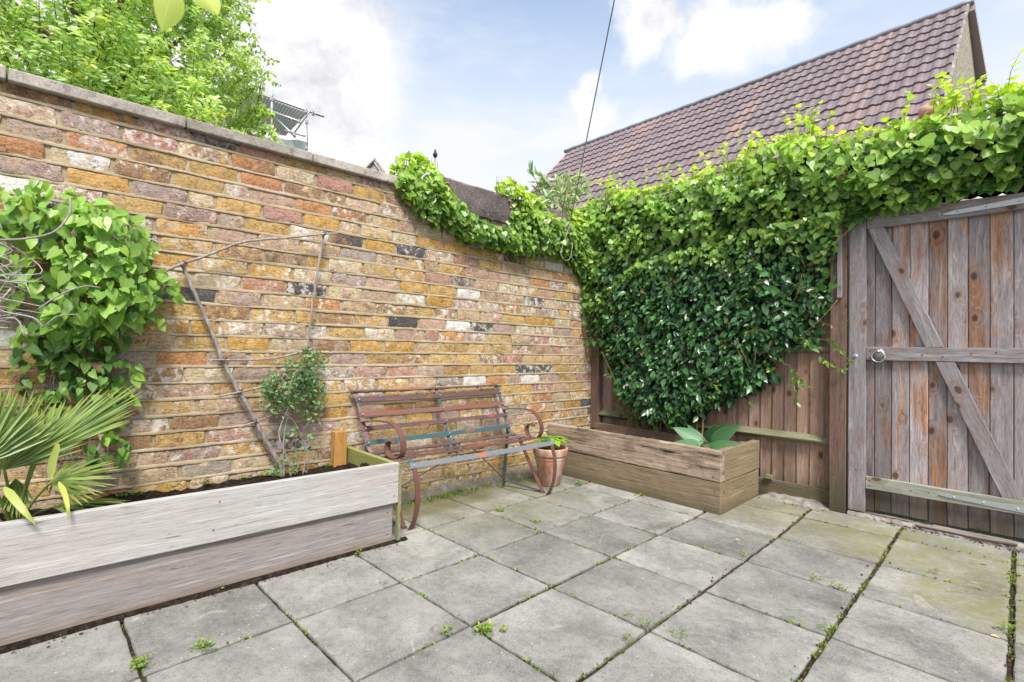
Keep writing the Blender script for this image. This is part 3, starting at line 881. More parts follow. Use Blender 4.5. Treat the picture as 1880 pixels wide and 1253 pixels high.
# ------------------------------------------------------------------ fence
fence = thing('fence', 'dark brown feather-edge board fence in the corner, mostly under climbing plants', 'fence', tuple(fpt(1.0, 0, 0)))
def featherboards(name, mat, parent, u0, u1, pitch, off, z0, z1, us=None, ragged=0.0, overlap=.012):
    b = MB()
    us = us or list(np.arange(u0, u1, pitch))+[u1]
    for k in range(len(us)-1):
        a, c = us[k], us[k+1]+overlap
        zb = z0+random.uniform(0, ragged)
        t_ = (random.random(), random.random(), random.random())
        seg = 14
        vs = []
        ph = random.random()*6
        for i in range(seg+1):
            z = zb+(z1-zb)*i/seg
            bow = .0015*sin(z*3+ph)
            # thick edge at a (proud), thin edge at c (tucked under the next)
            for (u, o) in ((a, off+.016+bow), (a+.004, off+.018+bow), ((a+c)/2, off+.012+bow), (c, off+.004+bow), (c, off-.008), (a, off-.008)):
                vs.append(fpt(u+.0012*sin(z*5+ph), o, z))
        fs = []
        for i in range(seg):
            for q in range(6):
                x = i*6+q; y = i*6+(q+1) % 6
                fs.append((x, y, y+6, x+6))
        fs += [(5, 4, 3, 2, 1, 0), tuple(seg*6+q for q in range(6))]
        b.add(vs, fs, t_)
    return b.build(name, mat, parent)
featherboards('board_panel', M_FENCE, fence, -0.05, 1.9, 0.0785, -0.085, 0.12, 1.85)
def flatboard(name, mat, parent, u0, u1, off0, off1, z0, z1, **k):
    """horizontal board along the fence"""
    return plank(name, mat, parent, fpt(u0, (off0+off1)/2, (z0+z1)/2), fpt(u1, (off0+off1)/2, (z0+z1)/2), (0, 0, 1), z1-z0, abs(off1-off0), **k)
def upboard(name, mat, parent, u0, u1, off0, off1, z0, z1, **k):
    return plank(name, mat, parent, fpt((u0+u1)/2, (off0+off1)/2, z0), fpt((u0+u1)/2, (off0+off1)/2, z1), FD, u1-u0, abs(off1-off0), **k)
upboard('post', M_POST, fence, 1.883, 1.975, -.10, 0.0, -.05, 1.98, bevel=.005)
upboard('post', M_POST, fence, 0.0, .085, -.10, -.01, -.05, 1.95, bevel=.005)
upboard('trim_batten', M_GATEF, fence, 1.925, 1.952, .001, .020, 1.373, 1.90)
def arris(z, name='rail'):
    zc, h = z, .032
    V = []; F = []
    st = [(0.08, 1), (1.70, 1), (1.80, .85), (1.884, .25)]
    for (u, s) in st:
        V += [fpt(u, -.072, zc+h*s), fpt(u, -.072+.055*s, zc-h*.1), fpt(u, -.072+.052*s, zc-h*.35), fpt(u, -.072, zc-h*1.1)]
    for i in range(3):
        for k in range(4):
            a = i*4+k; c = i*4+(k+1) % 4
            F.append((a, a+4, c+4, c))
    F += [(0, 1, 2, 3), (15, 14, 13, 12)]
    M = Matrix.Rotation(pi/2, 4, 'Y')
    o = mesh_obj(name, [tuple(M.inverted() @ Vector(v)) for v in V], F, M_FRAIL, None, None, {'tint': [(random.random(), .5, .3)]*len(V)}, False)
    o.matrix_world = M
    o.parent = fence; o.matrix_parent_inverse = fence.matrix_basis.inverted()
arris(.447); arris(1.055); arris(1.70)
flatboard('gravel_board', M_GRAVEL, fence, 0.085, 1.884, -.095, -.055, -.01, .13)
flatboard('packing_block', M_FRAIL, fence, 1.49, 1.535, -.052, -.03, .135, .165)
V = []; F = []
for i in range(13):
    for j in range(7):
        u = 1.47+.42*i/12; o_ = -.055+.13*j/6
        edge = min(i, 12-i, 6-j)/2
        V.append(tuple(fpt(u, o_, .01+max(0, min(1, edge))*.028*(1-j/8)+random.uniform(0, .014))))
for i in range(12):
    for j in range(6):
        a = i*7+j
        F.append((a, a+7, a+8, a+1))
o = mesh_obj('concrete_footing', V, F, M_SILL, None, None, {'tint': [(.4, .5, .5)]*len(V)}, False)
tag(o, 'broken lump of rough concrete at the foot of the fence beside the planter', 'concrete')

# ------------------------------------------------------------------ gate
gate = thing('garden_gate', 'weathered ledged and braced wooden garden gate with ring latch and strap hinges', 'gate', tuple(fpt(2.4, 0, 0.05)))
G1 = 2.93
gus = [2.06, 2.118, 2.201, 2.287, 2.374, 2.457, 2.545, 2.633, 2.725, 2.812, 2.90]
def gateboards():
    b = MB()
    for k in range(len(gus)-1):
        a, c = gus[k]+.0009, gus[k+1]-.0009
        t_ = (random.random(), random.random(), random.random())
        seg = 16; vs = []
        ph = random.random()*6
        zb = .062+random.uniform(-.006, .006)
        for i in range(seg+1):
            z = zb+(1.86-zb)*i/seg
            bw = .001*sin(z*4+ph)
            for (u, o) in ((a, -.034), (a+.004, -.029), ((a+c)/2, -.0285), (c-.004, -.029), (c, -.034), (c, -.043), (c+.008, -.043), (c+.008, -.048), (a, -.048)):
                vs.append(fpt(u, o+bw, z))
        fs = []
        for i in range(seg):
            for q in range(9):
                x = i*9+q; y = i*9+(q+1) % 9
                fs.append((x, y, y+9, x+9))
        fs += [tuple(range(8, -1, -1)), tuple(seg*9+q for q in range(9))]
        b.add(vs, fs, t_)
    b.build('board_panel', M_GATE, gate)
gateboards()
upboard('frame_stile', M_GATEF, gate, 1.988, 2.076, -.045, 0.002, 0.045, 1.905, tint=(.5, .3, .7))
flatboard('top_rail', M_GATEF, gate, 2.078, G1, -.027, 0.0, 1.795, 1.885, tint=(.45, .5, .1))
flatboard('middle_rail', M_GATEF, gate, 2.078, G1, -.027, 0.0, .983, 1.063, tint=(.5, .6, .6))
flatboard('bottom_rail', M_GRAIL, gate, 2.078, G1, -.027, 0.001, .193, .266, tint=(.6, .6, .6))
def brace(u0, z0, u1, z1, w, t_):
    """diagonal brace with its ends cut level against the rails"""
    d = np.array([u1-u0, z1-z0]); L = np.hypot(*d); d /= L
    hw = w/2/abs(d[1])
    z_lo, z_hi = z0, z1
    M = np.array([[d[1], d[0]], [-d[0], d[1]]])   # local x,z -> u,z
    pts = [(-hw, 0), (hw, 0)]
    V = []; F = []
    seg = 12
    corners = []
    for i in range(seg+1):
        f = i/seg
        uc, zc = u0+(u1-u0)*f, z0+(z1-z0)*f
        for s, o in ((-1, -.013), (1, -.013), (1, .0105), (-1, .0105)):
            corners.append((uc+s*hw, zc, o))
    zax = FD*d[0]+np.array([0, 0, 1])*d[1]
    xax = FD*d[1]-np.array([0, 0, 1])*d[0]
    yax = np.cross(zax, xax)
    org = fpt(u0, -.013, z0)
    for (u, z, o) in corners:
        P = fpt(u, -.013+o, z)-org
        V.append((P@xax, P@yax, P@zax))
    for i in range(seg):
        for k in range(4):
            a = i*4+k; c = i*4+(k+1) % 4
            F.append((a, c, c+4, a+4))
    F += [(3, 2, 1, 0), tuple(seg*4+k for k in range(4))]
    o = mesh_obj('brace', V, F, M_GATEF, None, None, {'tint': [t_]*len(V)}, False)
    o.matrix_world = Matrix(((xax[0], yax[0], zax[0], org[0]), (xax[1], yax[1], zax[1], org[1]), (xax[2], yax[2], zax[2], org[2]), (0, 0, 0, 1)))
    o.parent = gate; o.matrix_parent_inverse = gate.matrix_basis.inverted()
    bv = o.modifiers.new('b', 'BEVEL'); bv.width = .002; bv.segments = 2; bv.limit_method = 'ANGLE'
brace(2.126, 1.794, 2.404, 1.064, .078, (.55, .4, .8))
brace(2.449, .982, 2.722, .267, .078, (.5, .4, .3))
def hinge(z0, z1, u0, u1, w0, w1):
    b = MB()
    vs = []; N = 12
    for i in range(N+1):
        f = i/N
        u = u0+(u1-u0)*f; z = z0+(z1-z0)*f; h = w0+(w1-w0)*min(1, f*1.0)
        if i == 0: h = w0*.35
        vs += [fpt(u, .0015, z-h/2), fpt(u, .0055, z-h/2), fpt(u, .0055, z+h/2), fpt(u, .0015, z+h/2)]
    fs = []
    for i in range(N):
        for k in range(4):
            a = i*4+k; c = i*4+(k+1) % 4
            fs.append((a, a+4, c+4, c))
    fs += [(0, 1, 2, 3), tuple(N*4+3-k for k in range(4))]
    b.add(vs, fs)
    o = b.build('strap_hinge', M_GALV, gate)
    for f in (.12, .35, .6, .85):
        s = MB()
        u = u0+(u1-u0)*f; z = z0+(z1-z0)*f
        ring = [fpt(u, .0056, z)+(FD*cos(a)+np.array([0, 0, 1])*sin(a))*.006 for a in np.linspace(0, 2*pi, 10, endpoint=False)]
        ring2 = [fpt(u, .0085, z)+(FD*cos(a)+np.array([0, 0, 1])*sin(a))*.0035 for a in np.linspace(0, 2*pi, 10, endpoint=False)]
        s.add(ring+ring2, [tuple(range(10, 20))]+[(k, (k+1) % 10, 10+(k+1) % 10, 10+k) for k in range(10)])
        so_ = s.build('screw', M_BOLT, None, True)
        so_.parent = o
        so_.matrix_parent_inverse = (gate.matrix_basis @ o.matrix_parent_inverse).inverted()
hinge(1.822, 1.852, 2.44, 2.95, .020, .040)
hinge(.230, .217, 2.425, 2.95, .014, .040)
# ring latch: rosette plate, boss and hanging ring
lu, lz = 2.143, 1.022
b = MB()
vs = []; N = 48
for rr, o_ in ((.0285, .0015), (.0285, .004), (.018, .0085), (.008, .011)):
    for k in range(N):
        a = 2*pi*k/N
        sc = rr*(1+(.13*abs(sin(a*4)) if rr > .02 else 0))
        vs.append(fpt(lu, o_, lz)+(FD*cos(a)+np.array([0, 0, 1])*sin(a))*sc)
fs = [(i*N+k, i*N+(k+1) % N, (i+1)*N+(k+1) % N, (i+1)*N+k) for i in range(3) for k in range(N)]+[tuple(3*N+k for k in range(N))]
b.add(vs, fs)
latch = b.build('latch_plate', M_GALVD, gate, True)
b = MB()
b.tube([fpt(lu, .022, lz-.017)+FD*cos(a)*.033+np.array([0, 0, 1])*sin(a)*.033-FN*.004*sin(a) for a in np.linspace(0, 2*pi, 40)], .0042, 8)
b.tube([fpt(lu, .008, lz+.012), fpt(lu, .026, lz+.012)], .008, 10)
b.build('ring_handle', M_GALVD, gate, True)
b = MB()
ku, kz = 2.022, 1.004
ring = [fpt(ku, .0035, kz)+(FD*cos(a)*.0165+np.array([0, 0, 1])*sin(a)*.0125) for a in np.linspace(0, 2*pi, 24, endpoint=False)]
ring2 = [fpt(ku, .006, kz)+(FD*cos(a)*.0145+np.array([0, 0, 1])*sin(a)*.0105) for a in np.linspace(0, 2*pi, 24, endpoint=False)]
b.add(ring+ring2, [tuple(range(24, 48))]+[(k, (k+1) % 24, 24+(k+1) % 24, 24+k) for k in range(24)])
plate = b.build('keyhole_plate', M_GALV, gate, True)
b = MB()
b.add([fpt(ku, .0066, kz)+(FD*x+np.array([0, 0, 1])*z_) for x, z_ in [(-.0013, -.008), (.0013, -.008), (.0012, 0), (.0032, .003), (.003, .006), (0, .0078), (-.003, .006), (-.0032, .003), (-.0012, 0)]], [tuple(range(9))])
kh = b.build('keyhole', M_BLACK, None)
kh.parent = plate; kh.matrix_parent_inverse = (gate.matrix_basis @ plate.matrix_parent_inverse).inverted()
gp = thing('gate_post', 'timber post the gate hinges on, at the right edge beyond the gate', 'post', tuple(fpt(2.985, -.05, 0)))
upboard('post', M_POST, gp, 2.935, 3.035, -.10, 0.0, -.05, 1.95, bevel=.005)
featherboards('board', M_FENCE, gp, 3.04, 5.6, 0.0785, -0.085, 0.02, 1.85)

for (u, z_) in [(2.035, 1.80), (2.03, .30), (2.10, 1.04), (2.10, 1.00), (2.10, .245), (2.10, .215), (2.10, 1.86), (2.10, 1.82), (2.35, 1.02), (2.56, 1.03), (2.44, 1.01), (2.38, .23), (2.60, .235), (2.66, 1.04), (2.30, .225)]:
    nail(fpt(u, .0022, z_), FN, .0034, M_RUST, gate, 'screw')
for (u, z_) in [(1.93, .45), (1.93, 1.05), (1.94, .60), (1.91, .25)]:
    nail(fpt(u, .0002, z_), FN, .004, M_RUST, fence, 'screw')
# threshold
b = MB()
sill = thing('door_sill', 'rough concrete and rotten timber threshold under the wooden gate', 'threshold', tuple(fpt(2.4, 0.02, 0)))
def sillstrip(name, mat, u0, u1, o0, o1, z, amp, n=60, m=7, tint=(.5, .5, .5)):
    V = []; F = []
    for i in range(n+1):
        for j in range(m+1):
            e = random.uniform(-amp, amp)
            u = u0+(u1-u0)*i/n; o_ = o0+(o1-o0)*j/m
            ed = (j == m)
            V.append(tuple(fpt(u, o_+(random.uniform(-.006, .006) if ed else 0), z+e-(.012 if ed else 0))))
    for i in range(n+1):
        V.append(tuple(fpt(u0+(u1-u0)*i/n, o1+.002, -.01)))
    base = (n+1)*(m+1)
    for i in range(n):
        for j in range(m):
            a = i*(m+1)+j
            F.append((a, a+m+1, a+m+2, a+1))
        F.append((i*(m+1)+m, (i+1)*(m+1)+m, base+i+1, base+i))
    return mesh_obj(name, V, F, mat, sill, None, {'tint': [tint]*len(V)}, False)
sillstrip('concrete_strip', M_SILL, 1.99, 3.0, -.07, .035, .038, .003)
flatboard('rotten_timber', M_MAUVE, sill, 2.33, 2.74, .012, .038, .035, .046, wob=.004)
flatboard('rotten_timber', M_MAUVE, sill, 2.40, 2.72, -.016, .008, .040, .050, wob=.004)
flatboard('rotten_timber', M_MAUVE, sill, 2.06, 2.31, -.020, -.005, .038, .046, wob=.004)

# ------------------------------------------------------------------ left planter
lp = thing('raised_planter', 'long raised bed along the brick wall faced with pale bleached boards', 'planter', (.3, -3.4, 0))
PX = .574
plank('upper_board', M_WHITE, lp, (PX-.016, -6.2, .308), (PX-.016, -2.281, .308), (0, 0, 1), .204, .032, bevel=.003, seg=60, wob=.0006)
plank('lower_board', M_MAUVE, lp, (PX-.036, -6.2, .100), (PX-.036, -2.300, .100), (0, 0, 1), .206, .032, bevel=.003, seg=60, wob=.0012)
plank('end_board', M_INNER, lp, (.010, -2.300, .315), (PX-.034, -2.300, .315), (0, 0, 1), .19, .030, bevel=.002, wob=.0006)
plank('end_board', M_INNER, lp, (.010, -2.298, .115), (PX-.054, -2.298, .115), (0, 0, 1), .19, .030, bevel=.002)
plank('corner_batten', M_FRAIL, lp, (PX-.014, -2.271, .0), (PX-.014, -2.271, .40), (1, 0, 0), .022, .018, bevel=.002)
plank('corner_post', M_STUB, lp, (.055, -2.375, .0), (.055, -2.375, .515), (0, 1, 0), .075, .055, bevel=.004)
for (y_, z_) in ((-2.305, .375), (-2.305, .245), (-2.33, .16), (-2.33, .05), (-3.10, .365), (-3.12, .255)):
    nail((PX+.0005 if z_ > .2 else PX-.0195, y_, z_), (1, 0, 0), .0032, M_RUST, lp, 'screw')
# soil
def soilbed(parent, x0, x1, y0, y1, z, nx, ny, amp=.012):
    V = []; F = []
    for i in range(ny+1):
        for j in range(nx+1):
            x = x0+(x1-x0)*j/nx; y = y0+(y1-y0)*i/ny
            V.append((x, y, z+amp*(sin(x*17+y*5)+sin(y*13+1.3))*.5+random.uniform(-amp, amp)*.8))
    for i in range(ny):
        for j in range(nx):
            a = i*(nx+1)+j
            F.append((a, a+1, a+nx+2, a+nx+1))
    return mesh_obj('soil', V, F, M_SOIL, parent)
soilbed(lp, .0, PX-.03, -6.2, -2.31, .305, 24, 160)
b = MB()
for k in range(26):
    p = Vector((.30+random.gauss(0, .05), -2.37+random.gauss(0, .035), .325+random.random()*.03))
    r = random.uniform(.008, .02)
    b.tube([p-Vector((0, 0, r)), p-Vector((0, 0, r*.5)), p+Vector((r*.3, 0, r*.4)), p+Vector((0, 0, r))], [r*.4, r, r*.9, r*.25], 7)
o = b.build('soil_clods', M_SOIL, lp, True); o['kind'] = 'stuff'

# ------------------------------------------------------------------ right planter
rp = thing('raised_planter', 'short sleeper planter of tan cracked timber against the corner fence', 'planter', (.75, -.28, 0))
RX, RY = 1.471, -.553
plank('front_board', M_TAN, rp, (.0, RY+.024, .303), (RX, RY+.024, .303), (0, 0, 1), .196, .048, bevel=.008, wob=.0025, seg=40)
plank('front_board', M_TAN2, rp, (.0, RY+.027, .101), (RX-.006, RY+.027, .101), (0, 0, 1), .200, .048, bevel=.004, seg=30)
plank('side_board', M_TAN2, rp, (RX-.026, RY+.050, .303), (RX-.026, .045, .306), (0, 0, 1), .196, .046, bevel=.005, wob=.002)
plank('side_board', M_TAN2, rp, (RX-.028, RY+.053, .103), (RX-.028, .040, .106), (0, 0, 1), .196, .046, bevel=.005, wob=.002)
plank('back_board', M_FENCE, rp, (.09, -.035, .31), (RX-.06, .02, .31), (0, 0, 1), .13, .03, bevel=.003)
plank('corner_block', M_TAN2, rp, (RX-.085, -.01, .1), (RX-.085, -.01, .385), (1, 0, 0), .06, .05, bevel=.003)
soilbed(rp, .0, RX-.05, RY+.04, .03, .30, 40, 16)
for (x, z_) in ((RX-.13, .345), (RX-.21, .262), (RX-.045, .37), (RX-.05, .235), (RX-.04, .15), (RX-.045, .06), (.62, .29), (.64, .12)):
    nail((x, RY+.0005 if z_ > .2 else RY+.0035, z_), (0, -1, 0), .0055 if z_ > .2 else .004, M_RUST, rp)
for (y_, z_) in ((.0, .36), (.0, .25), (-.50, .14)):
    nail((RX-.0025, y_, z_), (1, 0, 0), .004, M_RUST, rp)

# ------------------------------------------------------------------ bench
bench = thing('garden_bench', 'rusty strap-iron garden bench with scrolled arms and flaking teal paint by the wall', 'bench', (.28, -1.65, 0))
SK = .33
BL, BR_ = -2.14, -1.03
def bp(X, z, Y): return (X, Y+SK*(X-.45), z)
WD = (0, 1, 0)
upr = [(.040, .735), (.060, .695), (.09, .61), (.12, .515), (.148, .43), (.17, .398), (.20, .385), (.26, .373), (.33, .374), (.40, .384), (.44, .386), (.462, .372), (.474, .35)]
leg = [(.466, .362), (.482, .325), (.496, .27), (.502, .21), (.500, .14), (.485, .07), (.463, .018), (.450, .004), (.436, .002), (.420, .010), (.404, .032), (.355, .125), (.305, .222), (.258, .312), (.232, .372)]
arm = [(.108, .562), (.15, .571), (.20, .577), (.27, .579), (.325, .572), (.362, .548), (.388, .512), (.402, .468), (.401, .425), (.386, .395), (.362, .381), (.335, .381), (.308, .395), (.292, .425), (.294, .455), (.310, .473), (.333, .473), (.343, .460)]
ctr = [(.035, .735), (.056, .695), (.088, .60), (.118, .505), (.142, .43), (.168, .395), (.22, .372), (.30, .366), (.40, .376), (.45, .376), (.468, .352)]
for k, Y in enumerate((BL, BR_)):
    b = MB(); b.strap([bp(x, z, Y) for x, z in spline(upr, 5)], WD, .026, .005)
    b.build('side_strap', M_TEALP, bench, bevel=.001)
    b = MB(); b.strap([bp(x+.004, z-.004, Y) for x, z in spline(leg, 6)], WD, .030, .006)
    b.build('leg', M_RUST, bench, bevel=.001)
    b = MB(); b.strap([bp(.142, .43, Y), bp(.130, .25, Y), bp(.118, .02, Y), bp(.118, .004, Y)], WD, .028, .007)
    b.build('leg', M_DTEAL, bench, bevel=.001)
    b = MB(); b.strap([bp(x, z, Y) for x, z in spline(arm, 6)], WD, .037, .006)
    b.build('armrest', M_RUST, bench, bevel=.001)
YM = (BL+BR_)/2+.02
b = MB(); b.strap([bp(x, z, YM) for x, z in spline(ctr, 5)], WD, .024, .005)
b.build('centre_strap', M_TEALP, bench, bevel=.001)
def slat(name, X, z, tx, tz, wdt, mat, o0=.0, o1=.0, sag=.004):
    n = 14
    l = math.hypot(tx, tz); tx /= l; tz /= l
    pts = []
    for i in range(n+1):
        f = i/n
        Y = (BL-.012-o0)*(1-f)+(BR_+.012+o1)*f
        pts.append((X, Y+SK*(X-.45), z-sag*sin(pi*f)))
    b = MB(); b.strap(pts, (tx, 0, tz), wdt, .0045)
    return b.build(name, mat, bench, bevel=.001)
slat('top_rail', .040, .741, 1, -.15, .034, M_RUSTP, .02, .0)
slat('back_slat', .068, .692, .29, -.95, .028, M_RUSTP)
slat('back_slat', .0975, .607, .30, -.95, .028, M_RUSTR)
slat('back_slat', .124, .527, .30, -.95, .027, M_RUSTP)
slat('back_slat', .151, .446, .35, -.94, .028, M_TEAL)
slat('seat_slat', .197, .391, 1, -.22, .030, M_RUSTP)
slat('seat_slat', .262, .377, 1, -.08, .028, M_RUSTP)
slat('seat_slat', .330, .378, 1, .06, .028, M_RUST)
slat('seat_slat', .400, .388, 1, .10, .028, M_RUST)
slat('front_rail', .476, .357, .35, -.94, .030, M_STEEL, .012, .012)
for Y in (BL, YM, BR_):
    for (X, z) in ((.068, .692), (.0975, .607), (.124, .527), (.151, .446)):
        p = Vector(bp(X+.006, z, Y)); d = Vector((.95, 0, .3))
        b = MB(); b.tube([p-d*.004, p+d*.002, p+d*.005], [.0055, .005, .0025], 8)
        b.build('bolt', M_BOLT, bench, True)
    p = Vector(bp(.480, .357, Y)); d = Vector((1, 0, .3))
    b = MB(); b.tube([p-d*.004, p+d*.002, p+d*.005], [.0055, .005, .0025], 8)
    b.build('bolt', M_BOLT, bench, True)
b = MB(); b.strap([bp(.118, .045, BR_), bp(.43, .012, BR_)], WD, .018, .004); b.build('stretcher', M_DTEAL, bench)
b = MB(); b.strap([bp(.118, .045, BL), bp(.43, .012, BL)], WD, .018, .004); b.build('stretcher', M_DTEAL, bench)
b = MB(); b.tube([bp(.30, .362, YM+.03), bp(.125, .06, BR_-.01)], .0035, 6); b.build('stay_rod', M_DTEAL, bench)
b = MB(); b.tube([bp(.30, .362, YM-.03), bp(.125, .06, BL+.01)], .0035, 6); b.build('stay_rod', M_DTEAL, bench)

# ------------------------------------------------------------------ leaf cloud machinery
def template(kind):
    if kind == 'heart':
        o = [(0, .02, 0), (.28, -.10, .00), (.50, .12, .02), (.47, .42, .01), (.26, .74, -.03), (0, 1.0, -.12), (-.26, .74, -.03), (-.47, .42, .01), (-.50, .12, .02), (-.28, -.10, .00)]
        mid = [(0, .12, -.06), (0, .42, -.05), (0, .75, -.07)]
        V = o+mid
        F = [(0, 1, 2, 10), (10, 2, 3, 11), (11, 3, 4, 12), (12, 4, 5), (0, 10, 8, 9), (10, 11, 7, 8), (11, 12, 6, 7), (12, 5, 6)]
        vein = [0]*10+[1]*3; vein[0] = 1; vein[5] = 1
    elif kind == 'oval':
        V = [(0, 0, 0), (.20, .25, .05), (.24, .55, .03), (0, 1, -.10), (-.24, .55, .03), (-.20, .25, .05), (0, .3, -.01), (0, .65, -.03)]
        F = [(0, 1, 6), (1, 2, 7, 6), (2, 3, 7), (0, 6, 5), (6, 7, 4, 5), (7, 3, 4)]
        vein = [1, 0, 0, 1, 0, 0, 1, 1]
    elif kind == 'arrow':
        V = [(0, .03, 0), (.16, -.14, 0), (.40, .0, .02), (.38, .32, .02), (.22, .66, -.02), (0, 1.0, -.14), (-.22, .66, -.02), (-.38, .32, .02), (-.40, .0, .02), (-.16, -.14, 0), (0, .2, -.05), (0, .55, -.06)]
        F = [(0, 1, 2, 10), (10, 2, 3), (10, 3, 4, 11), (11, 4, 5), (0, 10, 8, 9), (10, 7, 8), (10, 11, 6, 7), (11, 5, 6)]
        vein = [1, 0, 0, 0, 0, 1, 0, 0, 0, 0, 1, 1]
    elif kind == 'narrow':
        V = [(0, 0, 0), (.10, .3, .02), (.09, .65, .01), (0, 1, -.12), (-.09, .65, .01), (-.10, .3, .02)]
        F = [(0, 1, 2, 3), (0, 3, 4, 5)]
        vein = [1, 0, 0, 1, 0, 0]
    elif kind == 'simple':
        V = [(0, 0, 0), (.26, .38, .04), (.17, .74, .0), (0, 1, -.10), (-.17, .74, .0), (-.26, .38, .04)]
        F = [(0, 1, 2, 3), (0, 3, 4, 5)]
        vein = [1, 0, 0, 1, 0, 0]
    return np.array(V, float), F, np.array(vein, float)

def nrm(a):
    return a/np.maximum(1e-9, np.linalg.norm(a, axis=-1, keepdims=True))
def leafmesh(name, P, N, T, S, kind, tint, mat, parent, curl=1.0):
    """P roots, N face normals, T tip directions, S sizes, tint (n,2)"""
    P = np.asarray(P); N = np.asarray(N); T = np.asarray(T); S = np.asarray(S)
    tv, tf, vein = template(kind)
    T = nrm(T); N = nrm(N - T*np.sum(N*T, 1, keepdims=True)); X = np.cross(T, N)
    k = len(P)
    cu = rng.uniform(.3, 1.8, (k, 1, 1))*curl
    wv = rng.uniform(.85, 1.15, (k, 1, 1))
    L = np.broadcast_to(tv, (k, *tv.shape)).copy()
    L[..., 2:3] *= cu
    L[..., 0:1] *= wv
    W = P[:, None]+(X[:, None]*L[..., 0:1]+T[:, None]*L[..., 1:2]+N[:, None]*L[..., 2:3])*S[:, None, None]
    V = W.reshape(-1, 3)
    m = len(tv)
    F = []
    for f in tf:
        ff = np.array(f)[None]+(np.arange(k)*m)[:, None]
        F += ff.tolist()
    ti = np.array(tint, float)[:, :2]; ti[:, 1] = np.minimum(ti[:, 1], .93)
    if k > 400: ti[rng.random(k) < .004, 1] = 1.0
    tt = np.zeros((k, m, 3)); tt[..., :2] = ti[:, None, :]; tt[..., 2] = vein[None]
    return mesh_obj(name, V, F, mat, parent, None, {'tint': tt.reshape(-1, 3)}, True)

def inpoly(x, y, poly):
    c = False
    n = len(poly)
    for i in range(n):
        x1, y1 = poly[i]; x2, y2 = poly[(i+1) % n]
        if (y1 > y) != (y2 > y) and x < (x2-x1)*(y-y1)/(y2-y1)+x1:
            c = not c
    return c
def polysample(poly, n):
    xs = [p[0] for p in poly]; ys = [p[1] for p in poly]
    out = []
    while len(out) < n:
        x = random.uniform(min(xs), max(xs)); y = random.uniform(min(ys), max(ys))
        if inpoly(x, y, poly): out.append((x, y))
    return np.array(out)
def polydist(P, poly):
    d = np.full(len(P), 1e9)
    for i in range(len(poly)):
        a = np.array(poly[i]); b = np.array(poly[(i+1) % len(poly)])
        ab = b-a
        t_ = np.clip(((P-a)@ab)/(ab@ab), 0, 1)
        d = np.minimum(d, np.linalg.norm(P-(a+t_[:, None]*ab), axis=1))
    return d
def lump(A, s, ph=0.0):
    x, y = A[:, 0]*s, A[:, 1]*s
    return (np.sin(x*1.7+ph)*np.sin(y*2.1+ph*2)+.6*np.sin(x*3.9+y*2.2+ph*3)+.4*np.sin(x*7.3-y*6.1+ph))/2

# ------------------------------------------------------------------ climbing hydrangea over the fence and gate
hyd = thing('climbing_hydrangea', 'bright green heart-leaved climber spilling over the top of the fence and gate', 'climber', tuple(fpt(1.4, .1, 2.0)))
POLY_H = [(-.16, 1.35), (-.25, 1.9), (-.20, 2.30), (-.06, 2.36), (.15, 2.42), (.34, 2.42), (.55, 2.37), (.75, 2.42), (.92, 2.38), (1.1, 2.40), (1.25, 2.43), (1.42, 2.53), (1.60, 2.50), (1.75, 2.54), (1.9, 2.43), (2.12, 2.42), (2.3, 2.39), (2.42, 2.45), (2.55, 2.43),
          (2.70, 2.46), (3.0, 2.44), (3.6, 2.46), (4.6, 2.42), (4.6, 1.86), (3.3, 1.92), (2.75, 1.945), (2.6, 1.915), (2.4, 1.90), (2.25, 1.885), (2.08, 1.87), (1.95, 1.84), (1.8, 1.84), (1.6, 1.82), (1.4, 1.80), (1.25, 1.76), (1.1, 1.72), (.9, 1.71), (.7, 1.68), (.55, 1.66), (.42, 1.60), (.30, 1.50), (.12, 1.40)]
